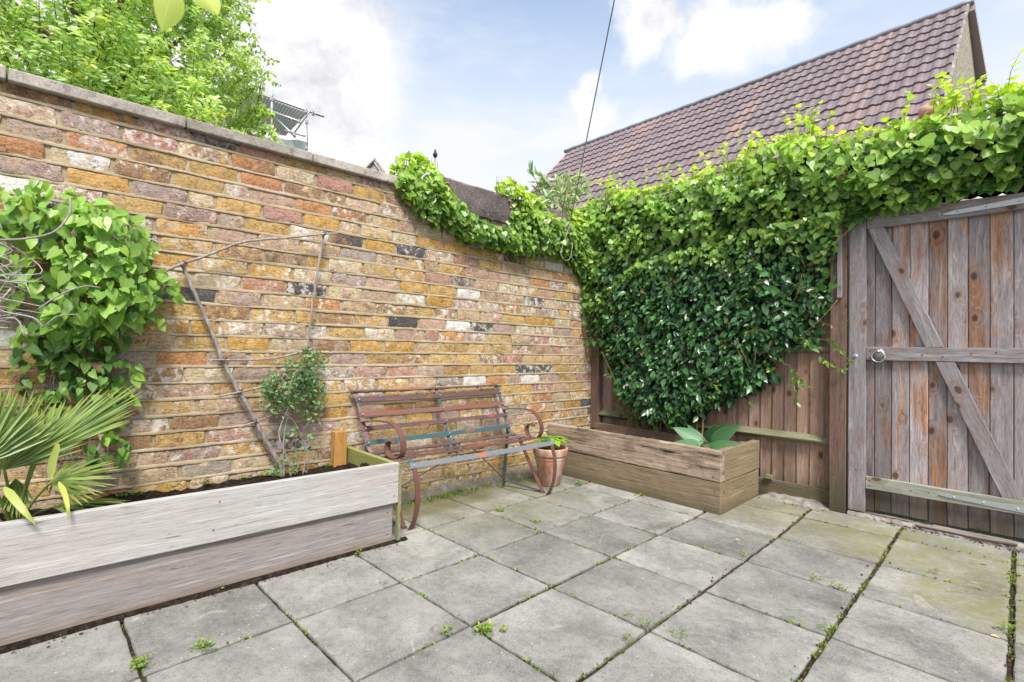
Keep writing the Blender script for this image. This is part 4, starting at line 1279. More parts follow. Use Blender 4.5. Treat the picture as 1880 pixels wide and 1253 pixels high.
def hydrangea():
    n = 9800
    A = polysample(POLY_H, n)
    keep = (A[:, 0] < 3.3) | (rng.random(n) < .35)
    A = A[keep]; n = len(A)
    d = polydist(A, POLY_H)
    bulge = np.sqrt(np.clip(d/.26, 0, 1))
    lm = lump(A, 6.0)
    off_s = -.04+.20*bulge+.06*lm+.05*np.clip((A[:, 1]-1.9)/.5, 0, 1)
    # leaves near the gate stay clear of it
    over = A[:, 0] > 1.95
    layer = rng.random(n)
    off = off_s-.10*layer**1.6+rng.normal(0, .014, n)
    off = np.where(over & (A[:, 1] < 1.98), np.maximum(off, .03), off)
    P = FD[None]*A[:, :1]+FN[None]*off[:, None]+np.array([0, 0, 1.])*A[:, 1:2]
    up = np.clip((A[:, 1]-2.15)/.3, 0, 1)
    edge = 1-np.clip(d/.10, 0, 1)
    N = FN[None]*(1.0-.5*up[:, None])+np.array([0, 0, 1.])*(.35+.9*up*edge)[:, None]+rng.normal(0, .38, (n, 3))
    T = np.array([0, 0, -1.])*(1.0-1.1*(up*edge)[:, None])+FN[None]*.35+rng.normal(0, .45, (n, 3))
    S = rng.uniform(.026, .048, n)*(1+.28*np.clip((A[:, 0]-1.6)/1.2, 0, 1))*(1-.3*up*edge)
    base = .42+.40*up+.35*(edge*up)+.26*lm-.60*layer**2  # young tops brighter, partly as skylight put into colour; deeper leaves darkened as shade
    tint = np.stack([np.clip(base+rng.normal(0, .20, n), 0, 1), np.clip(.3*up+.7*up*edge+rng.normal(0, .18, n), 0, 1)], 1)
    S = S*np.clip(rng.lognormal(0, .24, n), .5, 1.6)
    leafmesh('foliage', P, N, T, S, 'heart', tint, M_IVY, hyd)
    m = 1500
    u = rng.uniform(-.15, 1.95, m); dz = rng.exponential(.11, m)*(1+.5*np.sin(u*5+1)+.6*np.sin(u*11))
    low = np.interp(u, [-.15, .3, .55, .9, 1.25, 1.6, 1.95], [1.42, 1.52, 1.68, 1.73, 1.78, 1.84, 1.86])
    zz = low+.05-np.clip(dz, 0, .45)
    of = rng.uniform(.05, .17, m)
    P = FD[None]*u[:, None]+FN[None]*of[:, None]+np.array([0, 0, 1.])*zz[:, None]
    N = FN[None]+np.array([0, 0, .5])+rng.normal(0, .4, (m, 3)); T = np.array([0, 0, -1.])+FN[None]*.3+rng.normal(0, .45, (m, 3))
    tint = np.stack([np.clip(.42-1.2*dz+rng.normal(0, .18, m), 0, 1), np.clip(rng.normal(.05, .15, m), 0, 1)], 1)
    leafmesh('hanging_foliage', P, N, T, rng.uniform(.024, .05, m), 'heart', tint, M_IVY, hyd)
    # shoots that stand out above the outline
    Ps = []; Ns = []; Ts = []; Ss = []; tt = []
    st = MB()
    tops = [(p[0], p[1]) for p in POLY_H[3:23]]
    for k in range(64):
        i = random.randrange(len(tops)-1); f = random.random()
        u = tops[i][0]*(1-f)+tops[i+1][0]*f; z = tops[i][1]*(1-f)+tops[i+1][1]*f
        h = random.uniform(.03, .11) if random.random() < .8 else random.uniform(.10, .16)
        p0 = fpt(u, .05+random.uniform(-.05, .1), z-.08)
        lean = FD*random.uniform(-.6, .6)+FN*random.uniform(-.2, .3)
        pts = [p0, p0+np.array([0, 0, h*.6+.05])+lean*h*.3, p0+np.array([0, 0, h+.07])+lean*h]
        st.tube(pts, [.0022, .0018, .001], 5)
        for q in range(6):
            f2 = .35+.65*q/5
            pp = pts[0]*(1-f2)+pts[2]*f2
            Ps.append(pp); dr = np.array([random.gauss(0, 1), random.gauss(0, 1), random.uniform(-.4, .9)])
            Ts.append(dr); Ns.append(np.array([0, 0, 1.])+np.array([random.gauss(0, .4) for _ in range(3)])+FN*.4)
            Ss.append(random.uniform(.022, .040)*(1+.25*max(0, u-1.5))); tt.append((random.uniform(.65, 1), random.uniform(.3, .95)))
    leafmesh('young_foliage', Ps, Ns, Ts, Ss, 'heart', tt, M_IVY, hyd)
    st.each('shoot', M_IVY, hyd)
    # woody stems in the depth of it
    b = MB()
    for k in range(60):
        u = random.uniform(-.1, 3.2); z = random.uniform(1.75, 2.2) if u < 1.4 else random.uniform(2.1, 2.3)
        pts = [fpt(u+i*random.uniform(.05, .12), random.uniform(-.08, .02), z+random.uniform(-.1, .1)) for i in range(5)]
        b.tube(spline(pts, 3), random.uniform(.003, .009), 5)
    b.each('stem', M_BARK, hyd)
    # dark backing sheet, added to stand in for the shade deep between the leaves
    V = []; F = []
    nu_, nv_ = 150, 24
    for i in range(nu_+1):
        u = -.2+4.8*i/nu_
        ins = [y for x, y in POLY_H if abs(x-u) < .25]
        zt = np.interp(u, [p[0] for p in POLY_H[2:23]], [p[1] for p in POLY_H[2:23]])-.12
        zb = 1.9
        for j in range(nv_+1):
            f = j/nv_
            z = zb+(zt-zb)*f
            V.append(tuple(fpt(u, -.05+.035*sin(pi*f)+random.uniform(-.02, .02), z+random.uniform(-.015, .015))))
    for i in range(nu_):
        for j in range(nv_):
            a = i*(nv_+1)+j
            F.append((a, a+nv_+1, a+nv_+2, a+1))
    mesh_obj('inner_backing', V, F, m_soil('dark_backing', (0.012, 0.018, 0.008), (0.03, 0.035, 0.015), (0.07, 0.06, 0.03)), hyd, None, None, False)
hydrangea()

# ------------------------------------------------------------------ the same kind of climber on the brick wall
wiv = thing('wall_climber', 'bright green leafy climber draped over the wall coping left of the corner', 'climber', (0.05, -1.2, 1.9))
POLY_W = [(-2.05, 2.08), (-2.04, 2.17), (-1.95, 2.27), (-1.86, 2.31), (-1.76, 2.27), (-1.66, 2.20), (-1.60, 2.12), (-1.52, 2.03), (-1.44, 2.00), (-1.36, 1.955), (-1.25, 1.93), (-1.14, 1.93), (-1.08, 1.98), (-1.02, 2.08), (-1.10, 2.17), (-1.18, 2.21), (-1.08, 2.31), (-.98, 2.34), (-.86, 2.28), (-.72, 2.25), (-.60, 2.16), (-.48, 2.12), (-.40, 2.18), (-.30, 2.26), (-.12, 2.24), (-.02, 2.2), (-.02, 1.55), (-.16, 1.62), (-.30, 1.74), (-.42, 1.80), (-.68, 1.78), (-.98, 1.75), (-1.26, 1.76), (-1.50, 1.77), (-1.60, 1.82), (-1.74, 1.84), (-1.90, 1.89), (-1.99, 1.98)]
def wallclimber():
    n = 3300
    A = polysample(POLY_W, n)
    d = polydist(A, POLY_W)
    lm = lump(A, 9.0, 1.0)
    off_s = .03+.10*np.sqrt(np.clip(d/.12, 0, 1))+.025*lm
    layer = rng.random(n)
    off = np.maximum(off_s-.06*layer**1.5, .012)+rng.normal(0, .01, n)
    off = np.where(A[:, 1] > 2.1, off-.04, off)
    P = np.stack([off, A[:, 0], A[:, 1]], 1)
    up = np.clip((A[:, 1]-1.95)/.3, 0, 1)
    N = np.array([1., 0, .3])[None]+np.array([0, 0, 1.])*up[:, None]*.6+rng.normal(0, .38, (n, 3))
    T = np.array([.3, 0, -1.])[None]*(1-.7*up[:, None])+rng.normal(0, .42, (n, 3))
    S = rng.uniform(.028, .052, n)
    tint = np.stack([np.clip(.42+.35*up+.15*lm-.35*layer**2+rng.normal(0, .17, n), 0, 1), np.clip(.5*up+rng.normal(0, .18, n), 0, 1)], 1)  # skylight on upper leaves and shade on deeper ones put into the tint
    leafmesh('foliage', P, N, T, S, 'heart', tint, M_IVY, wiv)
    b = MB()
    for k in range(26):
        y = random.uniform(-1.95, -.1)
        z = np.interp(y, [-2, -1.6, -1.3, -1, 0], [2.1, 1.95, 1.85, 1.9, 1.9])
        pts = [(random.uniform(.015, .045), y+i*.08, z+random.uniform(-.05, .05)-i*.01) for i in range(4)]
        b.tube(spline(pts, 3), random.uniform(.002, .006), 5)
    for k in range(14):
        y = random.uniform(-2.0, -1.65) if k < 6 else random.uniform(-1.2, -.7)
        z = 2.2
        b.tube([(.0, y, z), (.02, y+random.uniform(-.02, .02), z+random.uniform(.05, .14))], [.002, .001], 4)
    b.each('stem', M_BARK, wiv)
wallclimber()

# ------------------------------------------------------------------ star jasmine on the fence
jas = thing('star_jasmine', 'dense dark glossy evergreen climber growing from the corner planter up the fence', 'climber', tuple(fpt(.8, .05, .32)))
POLY_J = [(-.13, 1.95), (-.15, 1.55), (-.05, 1.38), (.04, 1.22), (.12, 1.12), (.14, 1.02), (.20, .90), (.28, .78), (.26, .66), (.38, .60), (.42, .52), (.52, .48), (.62, .40), (.74, .44), (.82, .42), (.92, .40), (1.0, .50), (1.08, .53), (1.12, .60), (1.24, .63), (1.30, .72), (1.42, .70), (1.46, .80), (1.58, .86), (1.52, .97), (1.62, 1.03), (1.78, 1.04), (1.83, 1.10), (1.80, 1.22), (1.88, 1.30), (1.93, 1.36), (1.96, 1.50), (1.92, 1.58), (1.97, 1.72), (1.95, 1.86), (1.7, 1.9), (1.0, 1.95), (.3, 1.95)]
def jasmine():
    n = 15000
    A = polysample(POLY_J, n)
    d = polydist(A, POLY_J)
    lm = lump(A, 7.0, 2.0)
    # thinner towards the upper right where boards and runners show
    thin = np.clip((A[:, 0]-1.35)/.5, 0, 1)*np.clip((A[:, 1]-1.1)/.5, 0, 1)
    keep = rng.random(n) > .38*thin*(lm < .1)
    A, d, lm, thin = A[keep], d[keep], lm[keep], thin[keep]; n = len(A)
    keep = (d > .03) | (rng.random(n) < .5)
    A, d, lm, thin = A[keep], d[keep], lm[keep], thin[keep]; n = len(A)
    off_s = -.03+(.17*np.sqrt(np.clip(d/.3, 0, 1)))*(1-.5*thin)+.035*lm
    off_s += .05*np.clip((.9-A[:, 1])/.4, 0, 1)
    layer = rng.random(n)
    off = np.maximum(off_s-.12*layer**1.4, -.05)+rng.normal(0, .012, n)
    P = FD[None]*A[:, :1]+FN[None]*off[:, None]+np.array([0, 0, 1.])*A[:, 1:2]
    N = FN[None]+np.array([0, 0, .55])[None]+rng.normal(0, .42, (n, 3))
    T = np.array([0, 0, -.8])[None]+FN[None]*.45+rng.normal(0, .62, (n, 3))
    S = rng.uniform(.036, .068, n)
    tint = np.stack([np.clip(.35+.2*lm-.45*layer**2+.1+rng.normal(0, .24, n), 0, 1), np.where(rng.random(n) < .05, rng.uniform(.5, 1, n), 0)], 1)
    S = S*np.clip(rng.lognormal(0, .2, n), .55, 1.5)
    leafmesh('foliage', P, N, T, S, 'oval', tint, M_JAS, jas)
    # a few young bright leaves and stray sprigs on the boards
    Ps = []; Ns = []; Ts = []; Ss = []; tt = []
    b = MB()
    def sprig(pts, k, size, off=.02):
        pts = [fpt(u, off+random.uniform(0, .03), z) for u, z in pts]
        sp = spline(pts, 5)
        b.tube(sp, .0016, 5)
        for q in range(k):
            f = random.random(); p = sp[int(f*(len(sp)-1))]
            Ps.append(p); Ts.append(np.array([random.gauss(0, .7), 0, random.gauss(-.4, .6)])+FN*.3)
            Ns.append(FN+np.array([random.gauss(0, .4) for _ in range(3)])); Ss.append(random.uniform(.7, 1.1)*size); tt.append((random.uniform(.3, .9), random.uniform(0, .7)))
    sprig([(1.55, .98), (1.66, .93), (1.72, .84), (1.80, .78)], 16, .042)
    sprig([(1.70, .92), (1.69, .82), (1.71, .72), (1.69, .66)], 16, .042)
    sprig([(1.50, 1.00), (1.52, .92), (1.56, .86)], 9, .045)
    sprig([(1.75, 1.12), (1.88, 1.10), (1.98, 1.00), (2.0, .94)], 14, .04)
    sprig([(1.80, 1.25), (1.90, 1.20), (2.02, 1.24)], 5, .03)
    sprig([(1.84, 1.0), (1.93, .93), (1.99, .92)], 7, .045)
    sprig([(1.35, .80), (1.40, .70), (1.42, .64)], 8, .04)
    sprig([(.22, .95), (.12, 1.0), (.02, .98), (-.05, 1.02)], 9, .04)
    sprig([(.30, .60), (.38, .50), (.46, .42)], 14, .045)
    sprig([(.52, .50), (.50, .42), (.56, .36)], 12, .045)
    sprig([(.90, .60), (.86, .50), (.84, .42)], 14, .045, .1)
    for k in range(32):
        u, z = A[random.randrange(n)]
        sprig([(u, z), (u+random.uniform(-.05, .05), z+.03), (u+random.uniform(-.08, .08), z+.05)], 5, .035, .12)
    leafmesh('young_foliage', Ps, Ns, Ts, Ss, 'oval', tt, m_leaf('jasmine_young_leaf', (0.04, 0.13, 0.03), (0.16, 0.33, 0.05), .25, .35, .5), jas)
    # woody trunks rising from the planter and brown runners
    for (u, dz) in ((.66, 0), (.72, .01), (.69, .02), (.86, 0), (1.02, 0), (1.06, .01)):
        pts = [fpt(u+.01*i*random.uniform(-1, 1), .05-.012*i, .28+.22*i) for i in range(6)]
        b.tube(spline(pts, 4), random.uniform(.004, .009), 6)
    for k in range(50):
        u, z = A[random.randrange(n)]
        if z > 1.7: continue
        l = random.uniform(.12, .35); a = random.uniform(.6, 2.6)
        pts = [fpt(u, .10, z), fpt(u+.5*l*cos(a)+.02, .13, z+.5*l*sin(a)), fpt(u+l*cos(a), .11, z+l*sin(a))]
        b.tube(spline(pts, 4), random.uniform(.0012, .0025), 5)
    b.each('stem', wood('jasmine_stem', [(0.16, 0.10, 0.05), (0.27, 0.18, 0.09), (0.38, 0.27, 0.15)], knots=False), jas)
jasmine()

# ------------------------------------------------------------------ left climber (big heart leaves)
bind = thing('heart_leaf_climber', 'large-leaved green climber mounded on the left of the brick wall above the palm', 'climber', (.15, -3.5, .3))
def leftclimber():
    zones = [  # (y, z, ry, rz, n, depth)
        (-3.62, 1.50, .17, .13, 190, .20), (-3.48, 1.42, .17, .17, 330, .26), (-3.40, 1.24, .13, .16, 260, .24), (-3.58, 1.20, .16, .20, 300, .22),
        (-3.52, 1.02, .14, .10, 150, .14), (-3.68, .98, .06, .05, 40, .10), (-3.85, 1.40, .18, .2, 160, .2), (-3.47, .88, .13, .08, 110, .10), (-3.50, .77, .15, .09, 130, .12), (-3.66, .80, .10, .14, 90, .1), (-3.42, .55, .07, .13, 70, .10), (-3.28, 1.26, .07, .06, 34, .12)]
    Ps = []; Ns = []; Ts = []; Ss = []; tt = []
    for (y, z, ry, rz, n, dp) in zones:
        n = int(n*.78)
        holes = [(random.uniform(-1, 1), random.uniform(-1, 1)) for _ in range(3)]
        for k in range(n):
            a = random.random()*2*pi; r = math.sqrt(random.random())
            yy, zz = y+ry*r*cos(a)*1.08, z+rz*r*sin(a)*1.08
            if any(math.hypot(r*cos(a)-hx, r*sin(a)-hz_) < .28 for hx, hz_ in holes) and random.random() < .75: continue
            lay = random.random()
            x = .02+dp*math.sqrt(max(0, 1-r*r))*(1-.65*lay**1.3)+random.uniform(0, .03)
            Ps.append((x, yy, zz))
            upf = max(0, sin(a)*r)
            Ns.append(np.array([1., cos(a)*r*.5, .45+.5*upf])+rng.normal(0, .45, 3))
            Ts.append(np.array([.3, .2*cos(a), -1.+.5*upf])+rng.normal(0, .5, 3))
            Ss.append(random.uniform(.032, .064)*(.72 if z < .95 else 1))
            tt.append((np.clip((.62 if z > 1.1 else .30)-.62*lay**2+.35*upf+random.gauss(0, .15), 0, 1), np.clip(random.gauss(.1, .15), 0, 1)))  # deeper leaves tinted dark to paint in shaded gaps; upper ones tinted lighter
    # trailing tips
    for (pts, k) in [([(.17, -3.30, 1.33), (.17, -3.24, 1.30), (.16, -3.21, 1.25), (.13, -3.19, 1.20)], 14), ([(.1, -3.27, 1.12), (.1, -3.25, 1.10)], 3), ([(.08, -3.36, .90), (.08, -3.33, .87), (.08, -3.34, .83)], 10), ([(.1, -3.45, .62), (.1, -3.39, .56), (.08, -3.36, .50)], 12),
                     ([(.06, -3.42, .80), (.06, -3.37, .78), (.05, -3.34, .75)], 10), ([(.16, -3.70, 1.56), (.16, -3.69, 1.63), (.16, -3.66, 1.62)], 7)]:
        sp = spline(pts, 6)
        for q in range(k):
            p = sp[random.randrange(len(sp))]
            Ps.append(p+rng.normal(0, .008, 3)); Ns.append(np.array([1, 0, .3])+rng.normal(0, .3, 3)); Ts.append(np.array([.2, .3, -.9])+rng.normal(0, .35, 3)); Ss.append(random.uniform(.035, .052)); tt.append((random.uniform(.4, .9), random.uniform(0, .4)))
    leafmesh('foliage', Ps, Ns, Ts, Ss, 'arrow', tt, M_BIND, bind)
    b = MB()
    for k in range(34):
        y = random.uniform(-3.65, -3.36); z0 = random.uniform(.3, .9); L = random.uniform(.2, .6)
        pts = [(random.uniform(.02, .06), y+random.uniform(-.03, .03), z0+L*i/3) for i in range(4)]
        b.tube(spline(pts, 4), random.uniform(.0012, .003), 5)
    for (p, r) in (([(.27, -3.80, 1.36), (.28, -3.70, 1.38), (.29, -3.62, 1.42), (.27, -3.58, 1.50), (.24, -3.58, 1.57)], .004), ([(.27, -3.66, 1.12), (.28, -3.60, 1.18), (.28, -3.53, 1.22), (.27, -3.48, 1.22)], .003), ([(.25, -3.64, 1.06), (.26, -3.6, 1.10), (.26, -3.54, 1.11)], .0025), ([(.08, -3.36, 1.05), (.06, -3.34, .98), (.05, -3.335, .90), (.05, -3.32, .86)], .002)):
        b.tube(spline(p, 6), r, 6)
    b.each('stem', M_STICK, bind)
    # pale dead tendrils at the frame edge
    b = MB()
    for k in range(30):
        c = np.array([.27+random.uniform(-.03, .03), -3.80+random.uniform(-.04, .09), 1.28+random.uniform(-.18, .10)])
        pts = [c+np.array([random.uniform(-.03, .03), .03*i*random.choice((-1, 1)), -.03*i+random.uniform(-.03, .03)]) for i in range(4)]
        b.tube(spline(pts, 4), random.uniform(.001, .0028), 5)
    b.each('dead_tendril', wood('bleached_tendril', [(0.3, 0.28, 0.28), (0.5, 0.47, 0.47), (0.62, 0.6, 0.6)], knots=False), bind)
leftclimber()

# ------------------------------------------------------------------ fan palm
palm = thing('fan_palm', 'spiky fan palm growing at the left end of the pale raised bed', 'palm', (.30, -3.72, .3))
def fan(hub, axis, normal, spread, n, L, tint, bend=.25, base=None, name='fan_leaf', w=.011, split=.35):
    hub = Vector(hub); axis = Vector(axis).normalized(); normal = Vector(normal); normal = (normal-axis*normal.dot(axis)).normalized()
    side = axis.cross(normal)
    b = MB()
    for k in range(n):
        f = (k/(n-1)-.5)
        a = f*spread+random.uniform(-.02, .02)
        l = L*(1-.35*abs(f)*1.6)*random.uniform(.88, 1.05)
        d = axis*cos(a)+side*sin(a)
        s = axis*-sin(a)+side*cos(a)
        vs = []
        N = 8
        for i in range(N+1):
            q = i/N
            wd = w*(0.25+2.6*q if q < .3 else 1.03*(1-(q-.3)/.72)**.7)*(1 if q < .99 else .1)
            fold = normal*wd*.95
            p = hub+d*l*q - normal*(bend*l*q*q*random.uniform(.95, 1.05)) + normal*(.012*((k % 2)-.5) if 0 < q else 0)*q
            vs += [p-s*wd+fold*.5, p-fold*.5, p+s*wd+fold*.5]
        fs = []
        for i in range(N):
            for j in (0, 1):
                x = i*3+j
                fs.append((x, x+1, x+4, x+3))
        tt = (min(1, max(0, tint[0]+random.gauss(0, .22))), min(1, max(0, tint[1]+random.gauss(0, .1))), random.random()*.5)
        b.add(vs, fs, tt)
        for i in range(N+1):
            if i/N > .80:
                for j in range(3): b.t[len(b.t)-len(vs)+i*3+j] = (.7, 1.0 if i == N else .35, .2)
    o = b.build(name, M_PALM, palm, False)
    if base is not None:
        s_ = MB()
        mid = (Vector(base)+hub)/2+Vector((0, 0, .02))
        s_.tube(spline([base, mid, hub], 6), [.006]*4+[.0045]*9, 6, (tint[0]*.8, .3, .5))
        q = s_.build('leaf_stalk', M_PALM, None, True)
        q.parent = o
        q.matrix_parent_inverse = (palm.matrix_basis @ o.matrix_parent_inverse).inverted()
    return o
B0 = (.30, -3.70, .30)
def H(x, y, X): return tuple(at_wall(x, y, X))
fan(H(8, 862, .36), (.05, .18, 1), (1, -.3, .2), 2.3, 30, .31, (.5, .1), .04, B0, w=.008)
fan(H(62, 842, .38), (-.1, .80, .68), (.75, -.4, .6), .80, 30, .40, (.55, .1), .04, B0, w=.0075)
fan(H(66, 848, .30), (-.2, .35, .9), (1, -.3, .2), .9, 16, .26, (.7, .1), .05, B0)
fan(H(95, 884, .42), (.10, .9, .10), (.6, 0, .8), 2.2, 20, .20, (.35, .45), .12, B0, w=.007)
fan(H(28, 880, .32), (.3, .1, -1), (.9, .2, .3), 1.0, 14, .14, (.35, .2), .05, B0, w=.007)
fan(H(-40, 850, .45), (.1, .25, 1), (1, .2, .2), 2.0, 24, .27, (.5, .1), .05, B0)
fan((.25, -3.6, .36), (.4, .8, .12), (0, 0, 1), 1.6, 12, .28, (.3, .2), .2, B0, w=.009)
fan((.24, -3.9, .5), (.1, -.3, 1), (1, 0, 0), 2.2, 20, .26, (.45, .2), .1, B0)
def blade(pts, wdt, tint):
    b = MB()
    sp = [Vector(p) for p in spline(pts, 8)]
    vs = []
    for i, p in enumerate(sp):
        q = i/(len(sp)-1)
        ww = wdt*min(1, q*4+.3)*(1-q**3)
        d = (sp[min(i+1, len(sp)-1)]-sp[max(i-1, 0)]).normalized()
        s = d.cross(Vector((1, 0, .2))).normalized()*ww
        vs += [p-s, p-Vector((.003, 0, 0)), p+s]
    fs = []
    for i in range(len(sp)-1):
        for j in (0, 1):
            x = i*3+j; fs.append((x, x+1, x+4, x+3))
    b.add(vs, fs, tint)
    b.build('bent_blade', M_PALM, palm, True)
blade([H(8, 895, .50), H(25, 915, .56), H(45, 940, .60), H(66, 965, .61)], .012, (.75, .6, .3))
blade([H(108, 885, .48), H(118, 905, .54), H(124, 930, .595), H(126, 958, .60)], .008, (.8, .8, .3))
blade([H(92, 880, .46), H(96, 850, .47), H(104, 822, .48), H(104, 812, .48)], .012, (.95, .5, .3))

# ------------------------------------------------------------------ twig trellis
tr = thing('twig_trellis', 'lopsided trellis frame of bare sticks tied together on the brick wall', 'trellis', (.05, -2.8, .34))
def sticks(name, pix, r0, r1, X=.055):
    pts = [at_wall(x, y, X) for x, y in pix]
    sp = spline(pts, 8)
    n = len(sp)
    b = MB()
    rad = [(r0*(1-i/(n-1))+r1*i/(n-1))*(1.18 if i % 9 == 4 else 1)*random.uniform(.95, 1.05) for i in range(n)]
    sp = [p+np.array([random.uniform(-.0012, .0012)]*3) for p in sp]
    M = Matrix.Identity(4)
    b.tube(sp, rad, 8, (random.random(), .5, .2))
    b.build(name, M_STICK, tr, True)
sticks('stick', [(332, 478), (337, 492), (364, 553), (388, 608), (408, 660), (425, 694), (441, 725), (455, 745), (468, 773), (492, 816), (514, 856), (519, 875)], .0085, .0125, .05)
sticks('stick', [(303, 498), (334, 485), (381, 469), (446, 445), (515, 438), (595, 430), (620, 429)], .0068, .0048, .066)
sticks('stick', [(597, 418), (594, 435), (583, 498), (570, 588), (562, 648)], .0075, .0060, .052)
sticks('stick', [(383, 662), (412, 661), (470, 661), (520, 655), (576, 640)], .0045, .0055, .068)
sticks('stick', [(402, 728), (441, 720), (480, 711), (510, 702)], .0055, .0042, .066)
sticks('stick', [(439, 785), (468, 775), (503, 761), (520, 748)], .0042, .0034, .066)
for (x, y) in ((337, 487), (595, 430), (563, 642), (411, 661), (441, 720), (467, 775)):
    c = at_wall(x, y, .06)
    b = MB()
    for q in range(3):
        b.tube([c+np.array([.013*cos(a), .011*sin(a)+.002*q, .010*sin(a*1.0+q)+.003*q]) for a in np.linspace(0, 2*pi, 12)], .0014, 4)
    b.build('tie', M_BARK, tr, True)

shrub = thing('trellis_shrub', 'small dark green wispy shrub climbing the lower right of the stick trellis', 'shrub', (.10, -2.66, .30))
def trellis_shrub():
    b = MB()
    stems = [[(522, 880), (520, 830), (523, 790), (530, 760), (545, 730), (560, 690), (570, 660)], [(535, 878), (526, 840), (512, 800), (520, 770), (528, 750), (520, 715), (500, 690)], [(555, 875), (562, 835), (553, 800), (540, 775), (530, 765)],
             [(565, 870), (566, 830), (566, 790), (568, 750), (575, 720)], [(515, 740), (495, 715), (480, 700)], [(530, 765), (508, 748), (494, 738)], [(548, 865), (543, 820), (545, 800)]]
    for k, s in enumerate(stems):
        pts = [at_wall(x, y, .08+.02*(k % 3)) for x, y in s]
        sp = spline(pts, 5)
        b.tube(sp, list(np.linspace(.0062 if k < 2 else .0028, .0015, len(sp))), 6)
    b.each('stem', M_STICK, shrub)
    cl = [((575, 655), 14, 60), ((560, 672), 20, 120), ((545, 690), 24, 150), ((570, 700), 18, 120), ((575, 722), 14, 90), ((510, 708), 20, 120), ((492, 716), 14, 70), ((525, 722), 22, 130), ((553, 728), 22, 130), ((500, 735), 14, 50), ((520, 745), 14, 50), ((577, 748), 10, 40), ((570, 770), 10, 34), ((567, 700), 10, 40), ((590, 660), 8, 18), ((530, 800), 10, 16), ((545, 795), 9, 14), ((552, 830), 9, 16), ((520, 845), 12, 22), ((538, 865), 12, 30), ((505, 862), 9, 18), ((568, 800), 8, 12)]
    Ps = []; Ns = []; Ts = []; Ss = []; tt = []
    for (c, r, n) in cl:
        n = int(n*.8)
        for k in range(n):
            a = random.random()*2*pi; q = (random.random()**.75)*r*1.75
            p = at_wall(c[0]+q*cos(a), c[1]+q*sin(a)*.8, random.uniform(.04, .16))
            Ps.append(p); Ns.append(np.array([1, 0, .6])+rng.normal(0, .6, 3)); Ts.append(rng.normal(0, 1, 3)+np.array([.2, 0, .1])); Ss.append(random.uniform(.018, .034)); tt.append((random.random(), random.uniform(0, .3)))
    leafmesh('foliage', Ps, Ns, Ts, Ss, 'simple', tt, M_SHRUB, shrub)
trellis_shrub()

# ------------------------------------------------------------------ terracotta pot with hosta
PC = (.295, -.835)
pot = thing('plant_pot', 'weathered terracotta flowerpot standing behind the right leg of the iron bench', 'pot', (PC[0], PC[1], 0))
def lathe(name, prof, mat, parent, c, n=48, wob=0.0):
    V = []; F = []
    for r, z in prof:
        for k in range(n):
            a = 2*pi*k/n
            V.append((c[0]+r*cos(a), c[1]+r*sin(a), z))
    for i in range(len(prof)-1):
        for k in range(n):
            F.append((i*n+k, i*n+(k+1) % n, (i+1)*n+(k+1) % n, (i+1)*n+k))
    return mesh_obj(name, V, F, mat, parent, None, None, True)
pb = lathe('pot_body', [(.0, .003), (.072, .003), (.078, .008), (.1165, .222), (.117, .226)], M_TERRA, pot, PC)
lathe('pot_rim', [(.116, .222), (.125, .224), (.1275, .230), (.1335, .272), (.133, .279), (.128, .282), (.121, .279), (.117, .24), (.116, .2)], M_TERRA, pot, PC)
lathe('compost', [(.118, .250), (.08, .258), (.04, .262), (0.001, .262)], M_SOIL, pot, PC)

def bigleaf(name, root, hubd, tip, wid, mat, parent, tint, sag=.15, nu_=8, nv_=6, cup=.12, stem_r=.0025, face=None):
    """a broad ribbed leaf from root along to tip, with its stalk"""
    root = Vector(root); b0 = Vector(hubd); tp = Vector(tip)
    ax = tp-b0; L = ax.length; ax.normalize()
    side = ax.cross(Vector(face) if face is not None else Vector((0, 0, 1))).normalized()
    if side.length < .1: side = Vector((0, 1, 0))
    nn = side.cross(ax)
    V = []; F = []; T = []
    for i in range(nu_+1):
        u = i/nu_
        w_ = wid*math.sin(pi*min(1, u**.62))**.8 if 0 < u < 1 else .0008
        for j in range(-nv_, nv_+1):
            v = j/nv_
            p = b0+ax*L*(u-.06*(abs(v)**2)*(1-u))+side*w_*v+nn*(cup*w_*v*v*1.6 - sag*L*u*u+.0026*cos(v*nv_*pi)*(1-u*u))
            V.append(tuple(p)); T.append((tint[0]+.12-.26*(j % 2), tint[1], 1 if j == 0 else .0))
    m = 2*nv_+1
    for i in range(nu_):
        for j in range(m-1):
            a = i*m+j
            F.append((a, a+1, a+m+1, a+m))
    b = MB()
    b.tube(spline([root, (root+b0)/2+Vector((0, 0, .01)), b0], 5), [stem_r*1.5]*5+[stem_r]*6, 6)
    k = len(V)
    V += b.v; F += [tuple(i+k for i in f) for f in b.f]; T += [(tint[0]+.2, .3, 0)]*len(b.v)
    return mesh_obj(name, V, F, mat, parent, None, {'tint': T}, True)
hp = thing('potted_hosta', 'lime green young hosta growing in the terracotta pot', 'plant', (PC[0], PC[1], .26))
for k in range(19):
    a = 2.399*k+.4
    r = .05+.055*random.random() if k > 5 else .03
    zt = .365-.0022*k+random.uniform(-.015, .01)
    root = (PC[0]+.02*cos(a), PC[1]+.02*sin(a), .262)
    hb = (PC[0]+r*.55*cos(a), PC[1]+r*.55*sin(a), .335+random.uniform(-.01, .02))
    tip = (PC[0]+(r+.065)*cos(a), PC[1]+(r+.065)*sin(a), zt)
    bigleaf('leaf', root, hb, tip, random.uniform(.028, .038), M_LIME, hp, (random.uniform(.3, .9), random.uniform(0, .3)), sag=.12)
